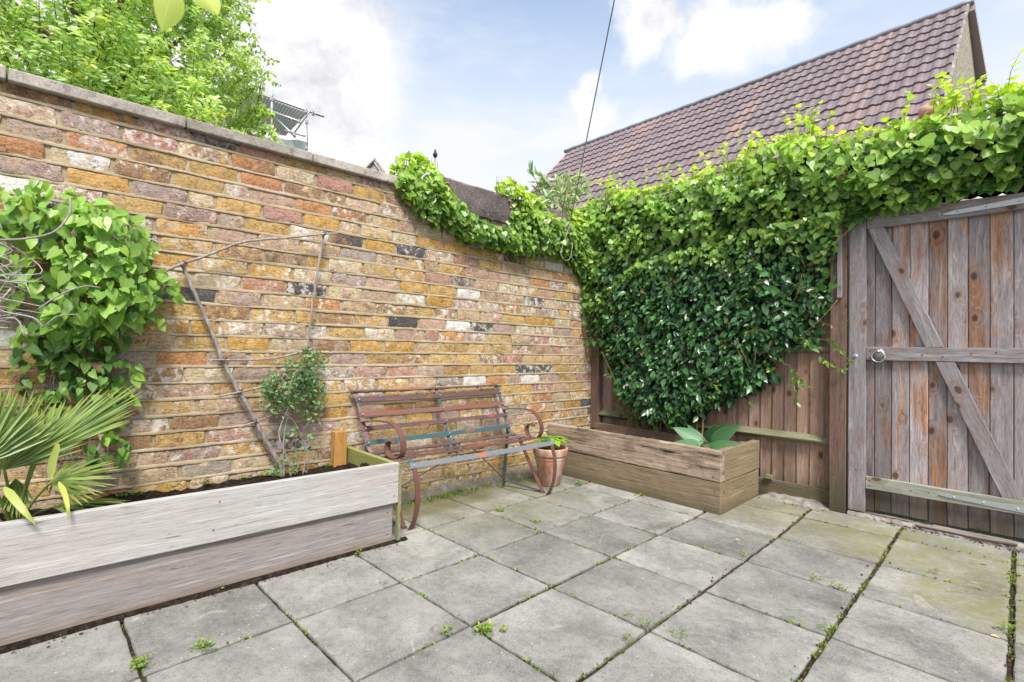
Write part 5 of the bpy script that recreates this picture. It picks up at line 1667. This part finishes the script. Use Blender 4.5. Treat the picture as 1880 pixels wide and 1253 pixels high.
# longer leaf to the right
bigleaf('leaf', (PC[0], PC[1]+.02, .262), (PC[0]+.03, PC[1]+.06, .325), (PC[0]+.09, PC[1]+.16, .335), .032, M_LIME, hp, (.7, .1))
hs = thing('blue_hosta', 'broad blue-green ribbed hosta leaves rising at the front of the corner planter', 'plant', (1.13, -.22, .30))
hr = np.array([1.13, -.25, .30])
def hl(bx, by, tx, ty, wid, Xb=None, tint=(.5, .0), sag=.1, off=.0):
    pb_ = at_fence(bx, by, .25+off); pt_ = at_fence(tx, ty, .30+off)
    bigleaf('leaf', hr, pb_, pt_, wid, M_HOSTA, hs, tint, sag=sag, nu_=12, nv_=9, stem_r=.004, face=(.45, -.75, .6))
hl(1288, 812, 1236, 784, .056, tint=(.45, 0), sag=.05, off=.05)
hl(1283, 818, 1232, 812, .040, tint=(.65, 0), sag=.1, off=.1)
hl(1296, 806, 1320, 780, .034, tint=(.7, .1), sag=-.1, off=-.06)
hl(1308, 815, 1358, 780, .056, tint=(.6, 0), sag=.02, off=.02)
hl(1305, 820, 1354, 812, .034, tint=(.5, .2), sag=.12, off=.1)
hl(1300, 808, 1338, 776, .036, tint=(.4, 0), sag=.0, off=-.10)
hl(1282, 806, 1262, 780, .030, tint=(.5, .05), sag=.0, off=-.08)
hl(1293, 818, 1304, 824, .016, tint=(.35, .2), sag=.1, off=.12)

# ------------------------------------------------------------------ small weeds
def rosette(P, Nn, S, Ps, Ns, Ts, Ss, tt, up=.5, dark=.0):
    for k in range(Nn):
        a = random.random()*2*pi
        Ps.append(np.array(P)+np.array([random.gauss(0, .5*S), random.gauss(0, .5*S), abs(random.gauss(0, .35*S))]))
        Ts.append(np.array([cos(a), sin(a), random.uniform(.05, up)]))
        Ns.append(np.array([-cos(a)*.3, -sin(a)*.3, 1.])+rng.normal(0, .25, 3))
        Ss.append(S*random.uniform(.25, .8)); tt.append((np.clip(random.uniform(0, 1)-dark, 0, 1), random.uniform(0, .7)))
def weedclump(name, label, P, n, S, group, up=.6, kind='simple'):
    a = [[], [], [], [], []]
    n = int(n*1.7)
    rosette(P, n, S*1.15, *a, up=up+.4)
    if kind == 'simple':
        b = [[], [], [], [], []]
        for q in range(5):
            rosette(np.array(P)+np.array([random.gauss(0, S), random.gauss(0, S), 0]), n//3, S*.7, *b, up=up)
        for x, y in zip(a, b): x += y
    o = leafmesh(name, a[0], a[1], a[2], a[3], kind, a[4], M_WEED, None)
    tag(o, label, 'weed', group)
    return o
WG = 'weed tufts in the paving joints'
def wz(x, y): 
    p = at_z(x, y, .0)
    return (p[0], p[1], rise(p[1])+.002)
for (x, y, n, S, lab) in [
    (890, 1160, 34, .030, 'largest leafy weed tuft, in the joint crossing below the middle of the patio'),
    (820, 1162, 9, .022, 'small weed sprig just left of the largest tuft on the patio'),
    (842, 1134, 8, .022, 'thin weed sprig in the joint just above and left of the largest tuft'),
    (1185, 1152, 16, .026, 'spiky weed at the slab corner right of the patio middle'),
    (1150, 1178, 12, .024, 'low bright weed in the joint just below the spiky slab-corner weed'),
    (1150, 1132, 12, .022, 'upright weed sprig in the joint just above the spiky slab-corner weed'),
    (1250, 1172, 9, .028, 'tall single weed sprig in the joint right of the spiky slab-corner weed'),
    (1521, 1160, 22, .028, 'grassy weed tuft at a slab corner in the right-hand wide joint'),
    (1456, 1142, 8, .024, 'little weed left of the grassy tuft in the right-hand wide joint'),
    (1718, 1056, 12, .024, 'small grassy weed on the mossy slabs in front of the gate'),
    (1850, 1160, 9, .026, 'weed sprout in the joint at the far right edge of the patio'),
    (1367, 1022, 14, .024, 'grassy sprout in the wide joint in front of the corner planter'),
    (1543, 1080, 8, .024, 'upright sprout in the narrow joint between gate and patio middle'),
    (1495, 1066, 8, .022, 'low sprout in the narrow joint left of the upright one'),
    (916, 938, 18, .026, 'pair of leafy weeds in the joints in front of the bench'),
    (984, 960, 16, .024, 'pale feathery weed in the joint in front of the flowerpot'),
    (1062, 889, 22, .024, 'green weed patch at the foot of the corner planter beside the pot'),
    (1173, 912, 7, .026, 'single round-leaved seedling at the foot of the corner planter'),
    (925, 895, 12, .024, 'weed at the rear foot of the iron bench'),
    (400, 1083, 20, .022, 'trailing weed against the foot of the pale raised bed'),
    (657, 1018, 16, .018, 'dry weed at the foot of the raised bed near its right end'),
    (375, 1190, 30, .020, 'mossy green weed patch in the long joint in front of the raised bed'),
    (255, 1225, 26, .020, 'mossy weed patch in the joint at the bottom left of the patio'),
    (1700, 970, 20, .026, 'weeds growing beside the rotten timber threshold of the gate'),
    (705, 1073, 9, .022, 'grassy sprout in the joint between raised bed and patio middle'),
    (1690, 1148, 0, .02, '')]:
    if n:
        weedclump('weed', lab, wz(x, y), n, S*.95, WG, up=1.1 if n < 17 else .7, kind='narrow' if 'grass' in lab or 'spiky' in lab or 'thin' in lab else 'simple')
# bed seedlings
BG = 'seedlings in the raised bed soil'
for (x, y, n, lab) in [(225, 912, 16, 'seedling cluster in the raised bed beside the palm'), (250, 905, 10, 'little seedling right of the palm in the raised bed'), (308, 890, 8, 'upright seedling against the wall left of the bed middle'), (376, 886, 16, 'seedling clump in the middle of the pale raised bed'), (455, 878, 20, 'bright seedlings just left of the shrub in the raised bed'), (492, 872, 24, 'leafy seedlings at the foot of the stick trellis'), (512, 866, 24, 'largest leafy weed at the base of the trellis shrub'), (600, 858, 26, 'row of tiny yellow-green seedlings beside the orange post')]:
    p = at_z(x, y, .315)
    p[0] = min(max(p[0], .03), .5)
    weedclump('seedling', lab, p, n, .020, BG, up=.9)

def joint_moss():
    Ps = []; Ns = []; Ts = []; Ss = []; tt = []
    for k in range(2300):
        if random.random() < .55:
            i = random.choice([0, 1, 2, 3, 4, 4, 5, 5]); f = random.uniform(-3, 7)
            x, y = grid(i, f)
        else:
            j = random.choice(range(-3, 8)); f = random.uniform(0, 6.3)
            x, y = grid(f, j)
        if y > .02 or x < .05: continue
        if .6*sin(x*9+1)*sin(y*11)+random.random() < .55: continue
        if x < .58 and y < -2.25: continue
        for q in range(random.randint(2, 6)):
            Ps.append((x+random.gauss(0, .006), y+random.gauss(0, .006), rise(y)-.003))
            Ts.append(rng.normal(0, 1, 3)+np.array([0, 0, .5])); Ns.append(np.array([0, 0, 1])+rng.normal(0, .4, 3)); Ss.append(random.uniform(.006, .016)); tt.append((random.random(), random.random()*.6))
    # moss and grass along the foot of the wall
    for k in range(1100):
        y = random.uniform(-2.2, -.62)
        if sin(y*7)*.5+.4*sin(y*19)+random.random() < .45: continue
        x = abs(random.gauss(.05, .03))
        Ps.append((x, y, .0)); Ts.append(np.array([random.gauss(0, .5), random.gauss(0, .5), 1])); Ns.append(np.array([1, 0, .3])+rng.normal(0, .5, 3)); Ss.append(random.uniform(.010, .028) if -1.9 < y < -1.1 else random.uniform(.005, .013)); tt.append((random.random()*.7, random.random()*.5))
    o = leafmesh('moss', Ps, Ns, Ts, Ss, 'simple', tt, M_WEED, None)
    tag(o, 'moss and tiny seedlings along the paving joints and wall foot', 'moss', kind='stuff')
    # crumbs of soil, dead leaf scraps
    b = MB()
    for k in range(420):
        r_ = random.random()
        if r_ < .35: x, y = grid(random.choice([3, 4, 5]), random.uniform(-2, 6.4))
        elif r_ < .6: x, y = .585+abs(random.gauss(0, .012)), random.uniform(-3.9, -2.25)
        elif r_ < .8: x, y = random.uniform(1.45, 1.9), random.uniform(-.03, .06)
        else: x, y = random.uniform(2.2, 2.8), .05+random.gauss(0, .02)
        x += random.gauss(0, .012); y += random.gauss(0, .012)
        s = random.uniform(.002, .006)
        p = Vector((x, y, rise(y)+.002))
        d = Vector((random.gauss(0, 1), random.gauss(0, 1), random.uniform(.1, .5))).normalized()
        b.tube([p-d*s, p, p+d*s], [s*.4, s*.8, s*.3], 5)
    o = b.build('debris', m_soil('litter', (0.06, 0.035, 0.02), (0.16, 0.10, 0.055), (0.35, 0.25, 0.15)), None)
    tag(o, 'crumbs of dirt and leaf litter scattered along joints and edges', 'litter', kind='stuff')
joint_moss()
# dark soil strip along the planter foot
V = []; F = []
n = 120
for i in range(n+1):
    y = -5.0+2.78*i/n
    V += [(.55, y, .012), (.566+random.uniform(0, .010), y, .010), (.574+random.uniform(0, .010), y, .0035), (.588+random.uniform(0, .008), y, -.003)]
for i in range(n):
    for k in range(3):
        a = i*4+k; F.append((a, a+1, a+5, a+4))
struct(mesh_obj('soil_edge', V, F, M_SOIL))

# fallen leaves
for k, (x, y, lab) in enumerate([(1350, 989, 'yellow fallen leaf on the slab in front of the corner planter'), (1818, 1166, 'pale fallen petal on the slab near the right edge'), (1800, 1035, 'dry brown twig scrap on the mossy slab by the gate')]):
    p = at_z(x, y, .018 if k != 1 else .004)
    o = leafmesh('fallen_leaf', [p], [(0, 0, 1.)], [(1, .4*k-.2, .05)], [.028], 'oval', [(1, 1)], m_leaf('dead_leaf%d' % k, [(.5, .4, .12), (.6, .5, .4), (.3, .2, .12)][k], [(.6, .5, .2), (.7, .6, .5), (.35, .25, .15)][k], .1), None)
    tag(o, lab, 'leaf')

# ------------------------------------------------------------------ cable with loop
cab = thing('washing_line', 'grey cord running up from the corner climber with a knotted white loop', 'cord', (.1, -.43, 2.05))
p0 = at_wall(1046, 412, .12)
p1 = CAM+ray(1128, 0)*2.9
d = (p1-p0)
far = p0+d*2.2
b = MB()
pts = [p0+(far-p0)*f-np.array([0, 0, .10*4*f*(1-f)]) + np.array([0, 0, .0]) for f in np.linspace(0, 1, 24)]
# keep the sag small so that the line passes where the photo has it
pts = [p0+(far-p0)*f for f in np.linspace(0, 1, 24)]
b.tube(pts, .0042, 8)
b.build('line', M_WIRE, cab, True)
b = MB()
b.tube([at_wall(x, y, .14) for x, y in spline([(1046, 412), (1040, 432), (1032, 455), (1030, 468), (1037, 478), (1046, 475), (1050, 455), (1048, 435), (1045, 418)], 6)], .0016, 6)
b.tube([at_wall(x, y, .15) for x, y in spline([(1046, 412), (1052, 430), (1051, 450), (1049, 470), (1054, 479)], 6)], .0016, 6)
b.tube([at_wall(x, y, .14) for x, y in spline([(1040, 415), (1044, 408), (1050, 412), (1046, 419), (1041, 412), (1048, 406)], 5)], .0028, 6)
b.build('loop', M_STRING, cab, True)

# ------------------------------------------------------------------ house with the tiled roof
house = thing('house', 'house behind the fence under a large brown ribbed-tile roof with a flint gable', 'house', (-2, 8, 0))
RX0, RX1 = -6.0, 1.99
RYr, RZr = 6.37, 6.30
def tiles():
    V = []; F = []; T = []
    rolls = .150; gauge = .30
    nrow = 19
    sl = R(45)
    dy, dz = -cos(sl), -sin(sl)
    ny, nz = -sin(sl), cos(sl)
    ncol = int((RX1-RX0)/(rolls*2))
    orange = {int(ncol*.63): 1, int(ncol*.30): .9, int(ncol*.31): .8, int(ncol*.85): .5}
    prof = []
    for q in range(9):
        u = q/8
        # double-roman: a flat pan and a rounded roll
        hgt = .017*max(0, sin(pi*min(1, max(0, (u-.42)/.58))))**.6
        prof.append((u*rolls, hgt))
    for r in range(nrow):
        for c in range(ncol):
            tv = min(1, max(0, random.gauss(.40, .13)))
            if c in orange and random.random() < .75: tv = min(1, .75+.25*orange[c]*random.random())
            tt = (tv, random.random(), random.random())
            x0 = RX1-(ncol-c)*rolls*2
            b = len(V)
            jit = random.uniform(-.003, .003)
            line = [(x0+h*rolls+px, hh) for h in (0, 1) for (px, hh) in prof]
            m = len(line)
            s0, s1 = r*gauge, (r+1)*gauge+.045
            for (s, lift) in ((s0, .004), (s1, .030)):
                for (px, hh) in line:
                    o = hh+lift+jit+.010*sin(px*1.3)*sin(s*1.1+.5)
                    V.append((px, RYr+dy*s+ny*o, RZr+dz*s+nz*o)); T.append(tt)
            # front lip
            for (px, hh) in line:
                o = hh+.030+jit-.024
                V.append((px, RYr+dy*s1+ny*o, RZr+dz*s1+nz*o)); T.append(tt)
            for k in range(m-1):
                F.append((b+k, b+k+m, b+k+m+1, b+k+1))
                F.append((b+k+m, b+k+2*m, b+k+2*m+1, b+k+m+1))
    o = mesh_obj('roof_tiles', V, F, M_TILE, house, None, {'tint': T}, False)
tiles()
b = MB()   # roof carcass under the tiles, far slope
L0 = 19*.30+.05
def rp_(s, o=0): return (RYr-cos(R(45))*s-sin(R(45))*o, RZr-sin(R(45))*s+cos(R(45))*o)
ya, za = rp_(0, -.02); yb, zb_ = rp_(L0, -.02); yc, zc = rp_(L0, -.12); yd, zd = rp_(0, -.12)
b.add([(RX0, ya, za), (RX0, yb, zb_), (RX0, yc, zc), (RX0, yd, zd), (RX1-.02, ya, za), (RX1-.02, yb, zb_), (RX1-.02, yc, zc), (RX1-.02, yd, zd)],
      [(0, 1, 5, 4), (1, 2, 6, 5), (2, 3, 7, 6), (3, 0, 4, 7), (0, 3, 2, 1), (4, 5, 6, 7)])
b.build('roof_underside', M_SOFFIT, house)
b = MB()
FY, FZ = RYr+1.25, RZr-.62
b.add([(RX0, RYr, RZr), (RX0, FY, FZ), (RX0, FY, FZ-.10), (RX0, RYr, RZr-.10), (RX1+.07, RYr, RZr), (RX1+.12, FY, FZ), (RX1+.12, FY, FZ-.10), (RX1+.07, RYr, RZr-.10)],
      [(0, 1, 5, 4), (1, 2, 6, 5), (2, 3, 7, 6), (3, 0, 4, 7), (0, 3, 2, 1), (4, 5, 6, 7)])
b.build('rear_roof', M_SOFFIT, house)
b = MB()
b.box((RX1-.35, FY-.03, FZ-.75), (RX1+.10, FY+.02, FZ-.1))
b.build('fascia', M_SOFFIT, house)
b = MB()
b.tube([(x, RYr+.0, RZr+.035+.006*sin(x*14)) for x in np.linspace(RX0-.02, RX1+.06, 60)], .045, 10)
b.build('ridge', M_RIDGE, house, True)
b = MB()
b.add([(RX1-.012, RYr, RZr-.10), (RX1-.012, RYr-3.7, RZr-3.80), (RX1-.012, RYr-3.7, 0), (RX1-.012, FY, 0), (RX1-.012, FY, FZ-.10), (RX0+.2, RYr, RZr-.10), (RX0+.2, RYr-3.7, RZr-3.80), (RX0+.2, RYr-3.7, 0), (RX0+.2, FY, 0), (RX0+.2, FY, FZ-.10)],
      [(0, 1, 2, 3, 4), (9, 8, 7, 6, 5), (1, 6, 7, 2), (3, 8, 9, 4), (2, 7, 8, 3)], (.2, .4, .6))
b.build('wall', M_GABLE, house)
# verge mortar edge
V = []; F = []
for i in range(60):
    s = L0*i/59
    e = .02*sin(s*21)+random.uniform(-.01, .01)
    for (x, o) in ((RX1-.02, .035+e*.4), (RX1+.012+e*.3, .02+e*.3), (RX1+.008, -.03+e*.5), (RX1-.012, -.11+e*.2)):
        y, z_ = rp_(s, o); V.append((x, y, z_))
for i in range(59):
    for k in range(3):
        a = i*4+k; F.append((a, a+1, a+5, a+4))
mesh_obj('verge', V, F, M_SILL, house, None, {'tint': [(.6, .2, .3)]*len(V)}, True)
yq, zq = rp_(3.05, .09)
b = MB()
b.tube([(1.80, yq-.35, zq-.35), (1.97, yq-.37, zq-.35)], .08, 12)
b.build('clay_end_tile', M_PINK, house, True)

# far left gable peak and aerial seen over the coping
gb = thing('distant_gable', 'tiny grey gable peak poking above the wall coping in the distance', 'roof', tuple(at_dist(686, 318, 12)))
c0 = at_dist(686, 298, 12); l0 = at_dist(664, 320, 12); r0 = at_dist(706, 326, 12)
bk = np.array([-3.0, 1.2, 0])
b = MB()
lo = np.array([0, 0, -2.4])
b.add([c0, l0+(l0-c0)*2, r0+(r0-c0)*2, c0+bk, l0+(l0-c0)*2+bk, r0+(r0-c0)*2+bk], [(0, 1, 2), (3, 5, 4), (0, 3, 4, 1), (0, 2, 5, 3), (1, 4, 5, 2)])
b.build('gable', M_GREYH, gb)
b = MB()
ex = (c0-l0)/np.linalg.norm(c0-l0)
b.tube([l0+(l0-c0)*2+[0.05, 0, .03], c0+[0.05, 0, .05], r0+(r0-c0)*2+[0.05, 0, .03]], .045, 6)
b.build('bargeboard', M_GABLE, gb)
b = MB(); b.tube([at_dist(751, 330, 9), at_dist(751, 277, 9)], .008, 5); b.tube([at_dist(746, 312, 9), at_dist(746, 292, 9)], .006, 5)
o = b.build('aerial', M_BLACK, None); tag(o, 'thin dark aerial rod behind the wall climber', 'aerial')
fin = thing('finial', 'small dark finial on a thin rod sticking up behind the wall climber', 'finial', tuple(at_dist(799, 310, 8)))
b = MB(); b.tube([at_dist(800, 330, 8), at_dist(799, 290, 8)], .008, 6); b.build('rod', M_GALV, fin)
b = MB(); pts = [at_dist(799, y, 8) for y in (291, 288, 284, 281, 278, 275)]
b.tube(pts, [.006, .030, .040, .024, .016, .012], 10); b.build('cap', M_BLACK, fin, True)

# ------------------------------------------------------------------ scaffold with temporary roof
sc = thing('scaffold', 'distant steel scaffold with a blue-grey corrugated temporary roof beyond the tree', 'scaffold', tuple(at_dist(530, 300, 13)))
def sheet(a, b_, c, d_, name, n=60):
    a, b_, c, d_ = map(np.array, (a, b_, c, d_))
    V = []; F = []
    nn = np.cross(b_-a, d_-a); nn = nn/np.linalg.norm(nn)
    for i in range(n+1):
        f = i/n
        for k in range(4):
            g = k/3
            p = (a*(1-f)+b_*f)*(1-g)+(d_*(1-f)+c*f)*g
            V.append(p+nn*.012*(1 if i % 2 else -1))
    for i in range(n):
        for k in range(3):
            q = i*4+k; F.append((q, q+1, q+5, q+4))
    mesh_obj(name, V, F, M_SHEET, sc, None, None, False)
sheet(at_dist(400, 148, 14.0), at_dist(565, 208, 13), at_dist(524, 250, 15.5), at_dist(400, 225, 16.5), 'roof_sheets')
def pole(p, s0, q, s1, r=.024):
    b = MB(); b.tube([at_dist(*p, s0), at_dist(*q, s1)], r, 6); b.build('pole', M_GALV, sc, True)
pole((400, 146), 13.9, (594, 214), 12.8, .035)
pole((497, 118), 13.2, (499, 250), 13.2, .012)
pole((499, 180), 13.2, (499, 262), 13.2, .034)
pole((562, 190), 12.9, (565, 275), 12.9, .013)
pole((490, 202), 13.3, (550, 224), 13.0, .034)
pole((507, 217), 13.3, (542, 252), 13.0, .026)
pole((540, 245), 13.0, (575, 196), 12.8, .020)
pole((575, 196), 12.8, (575, 210), 12.8, .012)
pole((523, 240), 13.1, (560, 250), 12.9, .026)
pole((496, 186), 13.3, (503, 172), 13.2, .012)
for (x, y) in ((562, 205), (563, 224), (540, 247), (549, 223), (499, 183), (563, 272), (575, 209)):
    p = Vector(at_dist(x, y, 12.85)); b = MB(); b.tube([p-Vector((0, 0, .04)), p+Vector((0, 0, .04))], .042, 6)
    b.build('coupler', M_GREYH, sc)
V = []; F = []
for i in range(13):
    for k, (ya_, sg) in enumerate(((246+1.2*i, .0), (262+1.4*i, .1), (300+i, .2))):
        V.append(at_dist(440+125*i/12, ya_+1.5*sin(i*1.7+k), 13.1+sg+.06*sin(i*2.1+k)))
for i in range(12):
    for k in range(2):
        a = i*3+k; F.append((a, a+1, a+4, a+3))
mesh_obj('debris_sheet', V, F, M_NET, sc)

# ------------------------------------------------------------------ buddleia behind the corner
bud = thing('buddleia', 'pale grey-green willowy shrub behind the wall corner in front of the roof', 'shrub', (-.6, .5, 0))
def buddleia():
    b = MB(); Ps = []; Ns = []; Ts = []; Ss = []; tt = []
    ends = [((1030, 400), (1045, 330), (1062, 322)), ((1020, 400), (1010, 345), (985, 318)), ((1030, 400), (1025, 350), (1020, 325)), ((1040, 400), (1052, 350), (1075, 345)), ((1035, 400), (1036, 350), (1040, 318)), ((1015, 400), (1000, 350), (995, 335)), ((1040, 400), (1046, 360), (1060, 350)),
            ((1030, 410), (1012, 370), (1000, 360)), ((1040, 410), (1030, 370), (1030, 350)), ((1005, 400), (985, 335), (972, 312))]
    for e in ends:
        s = random.uniform(4.3, 4.8)
        pts = [at_dist(x, y, s) for x, y in e]
        sp = spline(pts, 8)
        b.tube(sp, list(np.linspace(.006, .002, len(sp))), 5)
        for q in range(30 if e is not ends[-1] else 14):
            f = random.uniform(.15, 1); p = sp[int(f*(len(sp)-1))]
            dd = sp[-1]-sp[-4]; dd = dd/np.linalg.norm(dd)
            Ps.append(p); Ts.append(dd*.8+rng.normal(0, .6, 3)); Ns.append(np.array([.6, -.6, .5])+rng.normal(0, .4, 3)); Ss.append(random.uniform(.07, .13)); tt.append((random.random() if e is not ends[-1] else .1, random.uniform(0, .3)))
    b.tube([(-.6, .5, -.05), (-.55, .5, 1.2), at_dist(1030, 405, 4.5)], [.03, .025, .01], 8)
    b.each('stem', M_BARK, bud)
    leafmesh('foliage', Ps, Ns, Ts, Ss, 'narrow', tt, M_BUD, bud)
buddleia()

# ------------------------------------------------------------------ tree behind the left wall
tree = thing('tree', 'large bright green broad-leaved tree with arching shoots behind the brick wall', 'tree', (-4.2, -3.4, 0))
def build_tree():
    base = np.array([-4.2, -3.4, 0.])
    b = MB()
    b.tube(spline([base+[0, 0, -.05], base+[.05, .02, 1.2], base+[0, .05, 2.4], base+[-.05, 0, 4.2], base+[0, 0, 6.0]], 6), list(np.linspace(.20, .05, 25)), 10)
    limbs = []
    for k in range(34):
        a = random.random()*2*pi; z0 = random.uniform(2.6, 5.0)
        L = random.uniform(.7, 1.3)
        p = base+np.array([0, 0, z0])
        e = p+np.array([cos(a)*L, sin(a)*L, random.uniform(.6, 1.6)])
        m_ = (p+e)/2+np.array([0, 0, -.1])
        limbs.append((p, m_, e))
        b.tube(spline([p, m_, e], 6), list(np.linspace(.045, .012, 13)), 6)
    b.build('trunk', M_BARK, tree, True)
    Ps = []; Ns = []; Ts = []; Ss = []; tt = []
    tw = MB()
    # crown blobs: centre, radii
    blobs = [((-4.3, -3.4, 4.2), (1.6, 1.35, 2.6), 600), ((-4.0, -2.55, 3.9), (1.0, .72, 1.9), 460), ((-4.0, -4.3, 4.2), (1.2, 1.2, 2.0), 170), ((-3.6, -3.4, 3.1), (1.1, 1.45, 1.0), 400), ((-3.95, -2.40, 2.75), (.75, .70, .55), 210), ((-3.1, -3.7, 3.6), (.6, 1.0, 1.1), 90), ((-4.0, -2.05, 2.70), (.45, .22, .30), 30)]
    for (c, rr, n) in blobs:
        c = np.array(c); rr = np.array(rr)
        for k in range(n):
            d = rng.normal(0, 1, 3); d /= np.linalg.norm(d)
            q = random.uniform(.45, 1.0)**.6
            p = c+d*rr*q
            out = np.array([d[0], d[1], 0.])
            L = random.uniform(.25, .60)
            dr = out*.55+np.array([0, 0, random.uniform(.2, 1.3)])
            dr /= np.linalg.norm(dr)
            pts = [p-dr*L*.5, p, p+dr*L*.42+np.array([0, 0, -.05]), p+dr*L*.7+out*.05+np.array([0, 0, -.20*L/.5])]
            sp = spline(pts, 5)
            tw.tube([sp[0], sp[5], sp[10], sp[15]], [.0035, .0028, .002, .001], 4)
            tone = np.clip(.45+.32*sin(p[0]*3+p[2]*2.3)*sin(p[1]*3.1)+random.gauss(0, .22), 0, 1)
            yel = max(0, random.gauss(.02, .16))
            nl = 42
            for i in range(nl):
                f = i/nl
                pp = sp[int(f*(len(sp)-1))]+rng.normal(0, .016, 3)
                sd = -1 if i % 2 else 1
                sidev = np.cross(dr, [0, 0, 1.]); sidev /= max(.1, np.linalg.norm(sidev))
                Ps.append(pp); Ts.append(sidev*sd*.8+dr*.4+np.array([0, 0, -.35])+rng.normal(0, .35, 3))
                Ns.append(np.array([.6*d[0], .6*d[1], .8])+rng.normal(0, .7, 3)); Ss.append(random.uniform(.042, .074)); tt.append((np.clip(tone+random.gauss(0, .15), 0, 1), np.clip(yel+random.gauss(0, .05), 0, 1)))
    # long shoots that break the outline on the right
    for (a_, m_, e_, s) in [((462, 240), (472, 195), (484, 140), 6.2), ((440, 190), (450, 150), (452, 110), 6.3), ((420, 120), (425, 80), (428, 55), 6.4), ((470, 250), (495, 235), (508, 258), 6.1), ((360, 40), (370, 10), (372, -10), 6.2), ((395, 80), (402, 50), (408, 38), 6.2), ((470, 230), (485, 205), (502, 215), 6.15), ((450, 240), (480, 262), (515, 264), 6.0), ((430, 200), (455, 175), (460, 160), 6.3)]:
        for rep in range(3):
            sp = spline([at_dist(a_[0]+random.uniform(-4, 4), a_[1], s), at_dist(m_[0]+random.uniform(-4, 4), m_[1], s), at_dist(e_[0]+random.uniform(-3, 3), e_[1], s)], 10)
            tw.tube(sp[::4], [.004]*len(sp[::4]), 4)
            for i in range(34):
                pp = sp[int(random.random()*(len(sp)-1))]+rng.normal(0, .02, 3)
                Ps.append(pp); Ts.append(rng.normal(0, 1, 3)+np.array([0, .2, -.2])); Ns.append(np.array([.5, 0, .8])+rng.normal(0, .5, 3)); Ss.append(random.uniform(.05, .08)); tt.append((random.uniform(.35, .9), random.uniform(0, .2)))
    tw.build('twigs', M_BARK, tree, True)['kind'] = 'stuff'
    leafmesh('crown', Ps, Ns, Ts, Ss, 'simple', tt, M_TREE, tree)
build_tree()

# ------------------------------------------------------------------ leaves hanging close to the lens
ob_ = thing('overhanging_branch', 'out-of-focus bright leaves hanging into the top of the view', 'branch', tuple(at_dist(320, -40, .62)))
b = MB()
b.tube([at_dist(180, -120, .62), at_dist(300, -60, .62), at_dist(420, -55, .64), at_dist(560, -110, .68)], .002, 6)
b.tube([at_dist(316, -58, .62), at_dist(318, -20, .62)], .0009, 5)
b.tube([at_dist(368, -58, .63), at_dist(364, -25, .63)], .0009, 5)
b.build('twig', M_BARK, ob_, True)
def nearleaf(root, tip, s, wid):
    a = np.array(at_dist(*root, s)); c = np.array(at_dist(*tip, s*1.02))
    ax = c-a; L = np.linalg.norm(ax); ax /= L
    vdir = FW
    side = np.cross(ax, vdir); side /= np.linalg.norm(side)
    side = side*.85+vdir*.5
    nn = np.cross(side, ax)
    V = []; F = []; T = []
    for i in range(11):
        u = i/10
        w_ = wid*(sin(pi*min(1, u**.75))**.85) if 0 < u < 1 else .0003
        for j in range(-3, 4):
            v = j/3
            V.append(a+ax*L*u+side*w_*v+nn*(w_*.35*v*v-.04*L*sin(pi*u))); T.append((.5+.3*random.random(), .25, 1 if j == 0 else 0))
    for i in range(10):
        for j in range(6):
            q = i*7+j; F.append((q, q+1, q+8, q+7))
    mesh_obj('leaf', V, F, M_NEAR, ob_, None, {'tint': T}, True)
nearleaf((318, -28), (297, 58), .62, .017)
nearleaf((364, -25), (400, 28), .63, .016)
nearleaf((250, -50), (232, -4), .62, .015)
